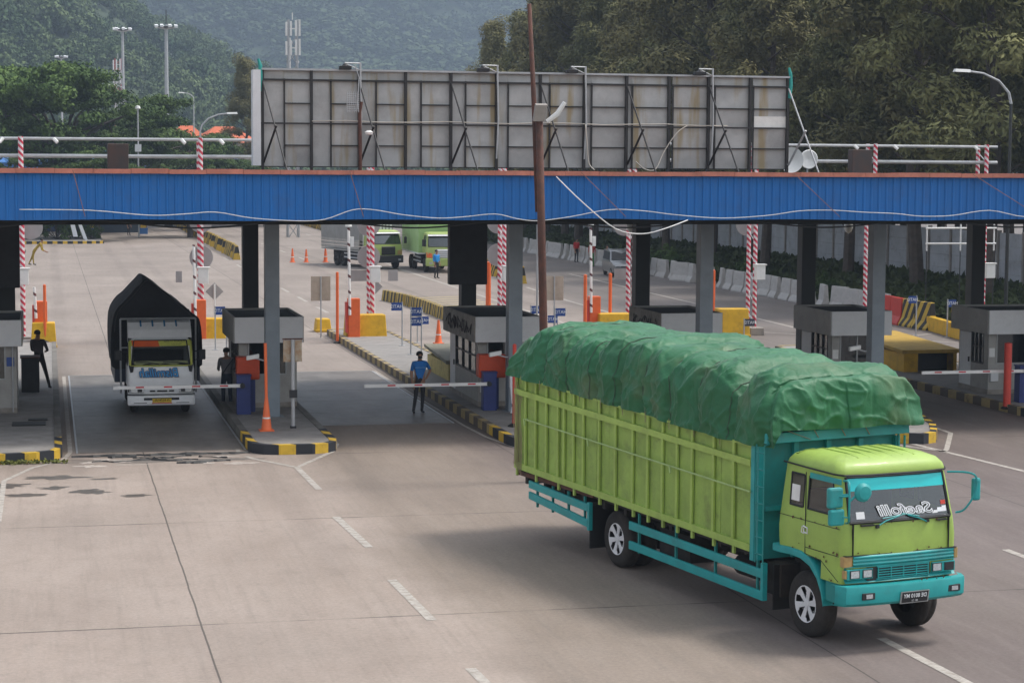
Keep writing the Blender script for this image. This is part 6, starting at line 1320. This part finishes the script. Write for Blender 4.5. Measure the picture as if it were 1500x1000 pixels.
# orange tiled roofs
orr = mat('orange roof tiles', (.50, .12, .05), .8, var=.2, scale=2, bump=.4)
for x_, y_, s_, lab in ((19.8, 300, .75, 'small house with orange tiled roof left of the other one'), (25.6, 305, 1.15, 'house with wide orange tiled roof beside the billboard')):
    r = empty('tiled_house', (x_, y_, 0), R(8), lab, 'house', 'orange roofed houses'); b = MB(); b.box(-3*s_, 3*s_, -3*s_, 3*s_, 0, 10.3); b.build('wall', M['boothw'], r); b = MB(); e = 4*s_; b.add([(-e, -e, 10.2), (e, -e, 10.2), (e, e, 10.2), (-e, e, 10.2), (-e*.3, 0, 12.6), (e*.3, 0, 12.6)], [(0, 1, 5, 4), (1, 2, 5), (2, 3, 4, 5), (3, 0, 4)]); b.build('roof', orr, r)

# ------------------------------------------------------------ vegetation
def leafmat(name, a, b_, sc=.3):
    m = mat(name, a, .75, c2=b_, scale=sc, spec=.15); t = m.node_tree; bs = t.nodes['Principled BSDF']
    src = bs.inputs['Base Color'].links[0].from_socket
    gi = t.nodes.new('ShaderNodeObjectInfo'); h = t.nodes.new('ShaderNodeHueSaturation'); mr = t.nodes.new('ShaderNodeMapRange'); mr.inputs[3].default_value = .75; mr.inputs[4].default_value = 1.25
    t.links.new(gi.outputs['Random'], mr.inputs[0]); t.links.new(mr.outputs[0], h.inputs['Value']); t.links.new(src, h.inputs['Color']); t.links.new(h.outputs[0], bs.inputs['Base Color'])
    return m
L_cas = leafmat('casuarina foliage', (.19, .185, .075), (.09, .098, .042), .3)
L_cas2 = leafmat('olive casuarina foliage', (.225, .20, .085), (.105, .105, .046), .3)
L_rain = leafmat('rain tree foliage', (.098, .150, .036), (.032, .062, .018), .4)
L_hill = leafmat('hill forest foliage', (.11, .15, .07), (.045, .075, .035), .06)
def leaves(centres, radii, per, size, aspect=1., droop=0., flat=1., seed=0):
    """numpy leaf quads scattered round clump centres -> verts, faces"""
    rg = np.random.RandomState(seed); n = len(centres)*per
    c = np.repeat(np.array(centres), per, 0); rr = np.repeat(np.array(radii), per)[:, None]
    d = rg.normal(size=(n, 3)); d /= np.linalg.norm(d, axis=1)[:, None]; rad = rr*(rg.rand(n, 1)**.33)
    nr = d+rg.normal(size=(n, 3))*.45+np.array([0, 0, .25]); nr /= np.linalg.norm(nr, axis=1)[:, None]
    d[:, 2] *= flat; p = c+d*rad
    u = rg.normal(size=(n, 3)); u[:, 2] = u[:, 2]*(1-droop)-droop*2; u -= nr*(u*nr).sum(1)[:, None]; u /= np.linalg.norm(u, axis=1)[:, None]
    w = np.cross(nr, u)
    s = size*(.6+.8*rg.rand(n, 1)); u = u*s*aspect; w = w*s*.5
    V = np.stack([p-w*.6, p+u*.5-w, p+u, p+u*.5+w], 1).reshape(-1, 3); F = np.arange(n*4).reshape(-1, 4)
    return V, F
def npmesh(name, V, F, m, parent=None):
    me = bpy.data.meshes.new(name); me.vertices.add(len(V)); me.vertices.foreach_set('co', V.astype(np.float32).ravel()); me.loops.add(F.size); me.loops.foreach_set('vertex_index', F.astype(np.int32).ravel())
    me.polygons.add(len(F)); me.polygons.foreach_set('loop_start', np.arange(0, F.size, F.shape[1], dtype=np.int32)); me.polygons.foreach_set('loop_total', np.full(len(F), F.shape[1], dtype=np.int32)); me.materials.append(m); me.update(); me.validate()
    o = bpy.data.objects.new(name, me); COL.objects.link(o); o.parent = parent; return o
def casuarina(seed, H=24, Rr=4.5, per=430, m=None, size=.11, n=115):
    rg = random.Random(seed); r = empty('casuarina_tree', (0, 0, 0)); b = MB()
    tr = [(0, 0, 0), (rg.uniform(-.3, .3), rg.uniform(-.3, .3), H*.35), (rg.uniform(-.6, .6), rg.uniform(-.5, .5), H*.7), (rg.uniform(-.5, .5), 0, H*.97)]; trp_ = smooth_pts(tr, 4); b.tube(trp_, [.34-.30*i/(len(trp_)-1) for i in range(len(trp_))], 8)
    cs, rs = [], []
    for k in range(n):
        t = rg.random()**.8; z_ = H*(.22+.78*t); wid = Rr*(.45+.75*math.sin(min(1, t*1.15+.12)*PI)**.7)*(1-.55*t); a = rg.uniform(0, 2*PI); q = wid*rg.uniform(.25, 1.05)
        c_ = (q*math.cos(a), q*math.sin(a), z_+rg.uniform(-.5, .5)+q*.15); cs.append(c_); rs.append(rg.uniform(.6, 1.35))
        if k % 3 == 0: b.tube([(0, 0, z_-q*.5), (c_[0]*.55, c_[1]*.55, z_-q*.1), c_], [.09, .05, .02], 4, cap=False)
    b.build('trunk', M['bark'], r); V, F = leaves(cs, rs, per, size, 3.0, .4, .95, seed); npmesh('crown', V, F, m or L_cas, r); return r
protos = [casuarina(1), casuarina(2, 26, 5, m=L_cas2), casuarina(3, 21, 5.2), casuarina(4, 23, 4.2, m=L_cas2)]
pos = []
rg = random.Random(5)
y_ = 92.
while y_ < 205: pos.append((44.2+rg.uniform(-1.2, 1.2), y_, .6, 1)); y_ += rg.uniform(7, 9.5)
y_ = 90.
while y_ < 205: pos.append((53+rg.uniform(-2, 2), y_, .8, 2)); y_ += rg.uniform(6, 8.5)
y_ = 100.
while y_ < 215: pos.append((61+rg.uniform(-2, 2), y_, .8, 3)); y_ += rg.uniform(8, 10)
labs = {1: 'tall feathery tree on the dark verge before the pale wall', 2: 'tall olive feathery tree right behind the pale wall', 3: 'tall feathery tree at the back of the dark grove'}
first_ = [True]*4
for i, (x_, y_, z_, row) in enumerate(pos):
    k = i % 4; o = protos[k] if first_[k] else dup(protos[k]); first_[k] = False
    o.location = (x_, y_, z_); o.rotation_euler.z = rg.uniform(0, 6.28); s_ = rg.uniform(.88, 1.12)*(1.0 if y_ < 190 else .85); o.scale = (s_*1.08, s_*1.08, s_)
    tag(o, labs[row], 'tree', 'feathery trees of the dark grove, row %s' % ('on the verge', 'behind the wall', 'at the back')[row-1])
far_labs = ['pointed distant tree above the billboard, left of the gap', 'low distant tree between the pointed ones above the billboard', 'bare topped distant tree above the billboard centre', 'thin distant tree above the billboard near the dark grove', 'leafy distant tree just left of the dark grove', 'distant tree at the left edge of the dark grove', 'dark distant tree touching the left edge of the dark grove']
for i, (px_, x_, y_, s_) in enumerate([(592, 63, 290, .86), (610, 65, 292, .72), (636, 67, 288, .80), (672, 69, 285, .78), (692, 66, 265, .82), (712, 64, 250, .85), (728, 60, 230, .82)]):
    o = dup(protos[i % 4]); o.location = (x_, y_, 0); o.rotation_euler.z = i*1.3; o.scale = (s_*.9, s_*.9, s_); tag(o, far_labs[i], 'tree', 'distant trees above the billboard')
# rain trees at the left: wide layered crowns
def raintree(seed, H=15, Rr=9, per=190, size=.20):
    rg = random.Random(seed); r = empty('rain_tree', (0, 0, 0)); b = MB(); b.tube([(0, 0, 0), (.2, .1, H*.28), (.3, 0, H*.42)], [.55, .42, .35], 10); cs, rs = [], []
    for k in range(20):
        a = 2*PI*k/20+rg.uniform(-.3, .3); q = Rr*rg.uniform(.3, 1.0); z_ = H*(.55+.40*rg.random()*(1.15-q/Rr*.6)); e = Vector((q*math.cos(a), q*math.sin(a), z_))
        b.tube([(.3, 0, H*.40), (e.x*.4, e.y*.4, H*.40+(z_-H*.4)*.65), tuple(e)], [.22, .12, .03], 5, cap=False)
        for _ in range(13): aa = rg.uniform(0, 2*PI); d_ = rg.uniform(0, 2.4); cs.append((e.x+d_*math.cos(aa), e.y+d_*math.sin(aa), e.z+rg.uniform(-.35, .35)-.10*d_)); rs.append(rg.uniform(.7, 1.3))
    for _ in range(60): aa = rg.uniform(0, 2*PI); q = Rr*rg.uniform(.2, .95); cs.append((q*math.cos(aa), q*math.sin(aa), H*rg.uniform(.25, .6))); rs.append(rg.uniform(.9, 1.5))
    b.build('trunk', M['bark'], r); V, F = leaves(cs, rs, per, size, 1.1, 0., .42, seed); npmesh('crown', V, F, L_rain, r); return r
rp = [raintree(21), raintree(22, 14, 10)]
ll = [(-6, 205, 1.42, 'big layered rain tree at the left edge, tallest there'), (1.6, 212, 1.22, 'layered rain tree right of the tallest one at left'), (-15, 200, 1.3, 'rain tree mostly cut off by the left edge'), (7.5, 222, 1.0, 'lower rain tree under the second mast'), (13.5, 236, .90, 'rain tree before the foot of the tallest mast'), (18.4, 240, .66, 'low rain tree left of the curved street lamp'), (24.5, 236, .48, 'low tree below the orange roofs'), (21.8, 236, .50, 'rain tree beside the left edge of the billboard'), (4.5, 192, .60, 'low dark tree behind the roof pipes at left'), (13.5, 200, .52, 'low tree behind the dark roof box'), (-3, 188, .55, 'small dark tree near the blue building')]
for i, (x_, y_, s_, lab) in enumerate(ll):
    o = rp[i] if i < 2 else dup(rp[i % 2]); o.location = (x_, y_, 0); o.rotation_euler.z = i*1.7; o.scale = (s_, s_, s_); tag(o, lab, 'tree', 'layered trees at the left')
o = dup(protos[1]); o.location = (23.2, 246, 0); o.scale = (.75, .75, .74); tag(o, 'brownish pointed tree at the left end of the billboard', 'tree', 'distant trees above the billboard')
# shrubs: far left plot, verge, pots
def shrub(seed, H, Rr, size=.12, per=60, n=25):
    rg = random.Random(seed); r = empty('shrub', (0, 0, 0)); b = MB(); cs, rs = [], []
    for k in range(n): a = rg.uniform(0, 6.28); q = Rr*rg.random()**.6; z_ = H*rg.uniform(.2, 1)*(1-.4*q/Rr); cs.append((q*math.cos(a), q*math.sin(a), z_)); rs.append(rg.uniform(.15, .4)*Rr); b.tube([(0, 0, 0), cs[-1]], .02, 4)
    b.build('stems', M['bark'], r); V, F = leaves(cs, rs, per, size, 1.3, 0, .9, seed); npmesh('foliage', V, F, L_rain, r); return r
s0 = shrub(31, 1.8, 1.1)
for i, (x_, y_, z_, s_, lab) in enumerate([(.8, 190, .2, 1.4, 'bush left of the white board in the far plot'), (2.5, 191.5, .2, 1.5, 'bush right behind the white board in the far plot'), (4.0, 190, .2, .8, 'small bush at the right end of the far plot'), (40.6, 103, .2, .7, 'dark bush on the verge behind the concrete barriers, nearest'), (41, 117, .2, .8, 'dark bush on the verge behind the concrete barriers, middle'), (40.8, 133, .2, .9, 'dark bush on the verge behind the parked car')]):
    o = s0 if i == 0 else dup(s0); o.location = (x_, y_, z_); o.scale = (s_,)*3; o.rotation_euler.z = i; tag(o, lab, 'bush', 'bushes')
gv, gf = [], []; rg2 = np.random.RandomState(3); n = 26000
yy = 72+rg2.rand(n)*130; xx = 39.6+rg2.rand(n)*8.8; zz = np.interp(xx, [39, 41, 44, 48.2], [.0, .25, .55, .85])
V, F = leaves(np.stack([xx, yy, zz+.12], 1), np.full(n, .25), 2, .28, 1.4, -.4, .8, 4); tag(npmesh('verge_growth', V, F, leafmat('verge weeds', (.06, .075, .025), (.02, .03, .012), .5)), 'dark weeds and ground cover on the verge below the pale wall', 'ground cover', kind='stuff')
wg = np.stack([-3.9+rg2.rand(260)*4.3, 48.86+rg2.normal(size=260)*.05, np.full(260, .03)], 1)
V, F = leaves(wg, np.full(260, .05), 4, .05, 1.4, -.6, .8, 6); tag(npmesh('kerb_weeds', V, F, leafmat('kerb weeds', (.14, .15, .04), (.08, .09, .03), 3)), 'thin weeds along the foot of the left kerb', 'weeds', kind='stuff')

# ------------------------------------------------------------ hills with forest
def hill_h(x_, y_):
    # near wooded hill falling to the right, far mountain behind
    a = 125*math.exp(-((x_+95)/125)**2)*min(1, max(0, (y_-470)/330))**.8
    a += 26*math.exp(-((x_-70)/90)**2)*min(1, max(0, (y_-560)/260))
    a *= max(0, 1-max(0, y_-1150)/700)
    bq = 620*min(1, max(0, (y_-1250)/1500))**1.1*(1+.12*math.sin(x_*.004+1)+.06*math.sin(x_*.013))
    n_ = noise.noise((x_*.012, y_*.012, 0))*14*min(1, a/40)+noise.noise((x_*.03, y_*.03, 2))*5*min(1, a/40)+noise.noise((x_*.0035, y_*.0035, 5))*130*min(1, bq/150)+noise.noise((x_*.011, y_*.011, 7))*34*min(1, bq/150)
    return a+bq+n_-1.5
hm = mat('hillside undergrowth', (.06, .085, .04), .95, c2=(.035, .055, .026), scale=.03, bump=0)
P_ = []; ys = [440+12*i for i in range(60)]+[1160+35*i for i in range(70)]
for y_ in ys:
    hw = y_*.42+60; P_.append([(y_*.215+hw*(-1+2*i/90), y_, hill_h(y_*.215+hw*(-1+2*i/90), y_)) for i in range(91)])
b = MB(); b.grid(P_); tag(b.build('hills', hm, smooth='all'), kind='structure')
def crown_proto(seed, per=34, n=26):
    rg = random.Random(seed); cs, rs = [], []
    for k in range(n): a = rg.uniform(0, 6.28); t = rg.random(); q = 3.6*math.sqrt(1-t*t*.9)*rg.uniform(.5, 1); cs.append((q*math.cos(a), q*math.sin(a), 2.2+3.3*t)); rs.append(rg.uniform(1.0, 1.7))
    return leaves(cs, rs, per, .62, 1., 0, .8, seed)
cps = [crown_proto(60+i) for i in range(5)]
Vs, off_ = [], 0; rg = random.Random(9); cnt = 0
while cnt < 2100:
    y_ = 480+680*rg.random()**1.1; hw = y_*.25; x_ = y_*.215+rg.uniform(-1, 1)*hw
    px_ = 750+3000*math.tan(math.atan2(x_, y_)-yaw)
    if px_ > 800 or px_ < -60: continue
    z_ = hill_h(x_, y_)
    if z_ < -.8 and y_ > 700: continue
    V = cps[rg.randrange(5)][0]; s_ = rg.uniform(.75, 1.5); a = rg.uniform(0, 6.28); c_, sn = math.cos(a)*s_, math.sin(a)*s_
    Q = np.empty_like(V); Q[:, 0] = V[:, 0]*c_-V[:, 1]*sn+x_; Q[:, 1] = V[:, 0]*sn+V[:, 1]*c_+y_; Q[:, 2] = V[:, 2]*s_*rg.uniform(.8, 1.3)+z_; Vs.append(Q.astype(np.float32)); cnt += 1
V = np.concatenate(Vs); F = np.arange(len(V)).reshape(-1, 4)
tag(npmesh('hill_forest', V, F, mat('forest canopy', (.135, .175, .075), .85, c2=(.04, .075, .035), scale=.05, spec=.1)), 'dense forest covering the near hillside at the upper left', 'forest', kind='stuff')
# far mountain forest: bumpy clumps, coarse because kilometres away
Vs = []; cnt = 0
while cnt < 3600:
    y_ = 1350+1250*rg.random(); x_ = y_*math.tan(yaw+math.atan((rg.uniform(200, 900)-750)/3000))
    z_ = hill_h(x_, y_); V = cps[rg.randrange(5)][0][:4*34*9]; s_ = rg.uniform(3.5, 6.5); a = rg.uniform(0, 6.28); c_, sn = math.cos(a)*s_, math.sin(a)*s_
    Q = np.empty_like(V); Q[:, 0] = V[:, 0]*c_-V[:, 1]*sn+x_; Q[:, 1] = V[:, 0]*sn+V[:, 1]*c_+y_; Q[:, 2] = V[:, 2]*s_*.55+z_-6; Vs.append(Q.astype(np.float32)); cnt += 1
V = np.concatenate(Vs); F = np.arange(len(V)).reshape(-1, 4)
tag(npmesh('mountain_forest', V, F, mat('mountain canopy', (.10, .13, .06), .9, c2=(.035, .06, .03), scale=.006, spec=.1)), 'hazy forest covering the far mountain', 'forest', kind='stuff')

# ------------------------------------------------------------ haze
zt = max(p_[2] for r_ in P_ for p_ in r_)+40
b = MB(); b.box(-2700, 2700, -60, 5300, -3, zt); hz = b.build('haze', M['conc']); tag(hz, kind='stuff')
vm_ = bpy.data.materials.new('haze air'); vm_.use_nodes = True; t = vm_.node_tree
for n_ in list(t.nodes): t.nodes.remove(n_)
o_ = t.nodes.new('ShaderNodeOutputMaterial'); v_ = t.nodes.new('ShaderNodeVolumePrincipled'); v_.inputs['Color'].default_value = (.60, .76, .98, 1); v_.inputs['Density'].default_value = 3.6e-4; v_.inputs['Anisotropy'].default_value = .2
t.links.new(v_.outputs[0], o_.inputs['Volume']); hz.data.materials.clear(); hz.data.materials.append(vm_)
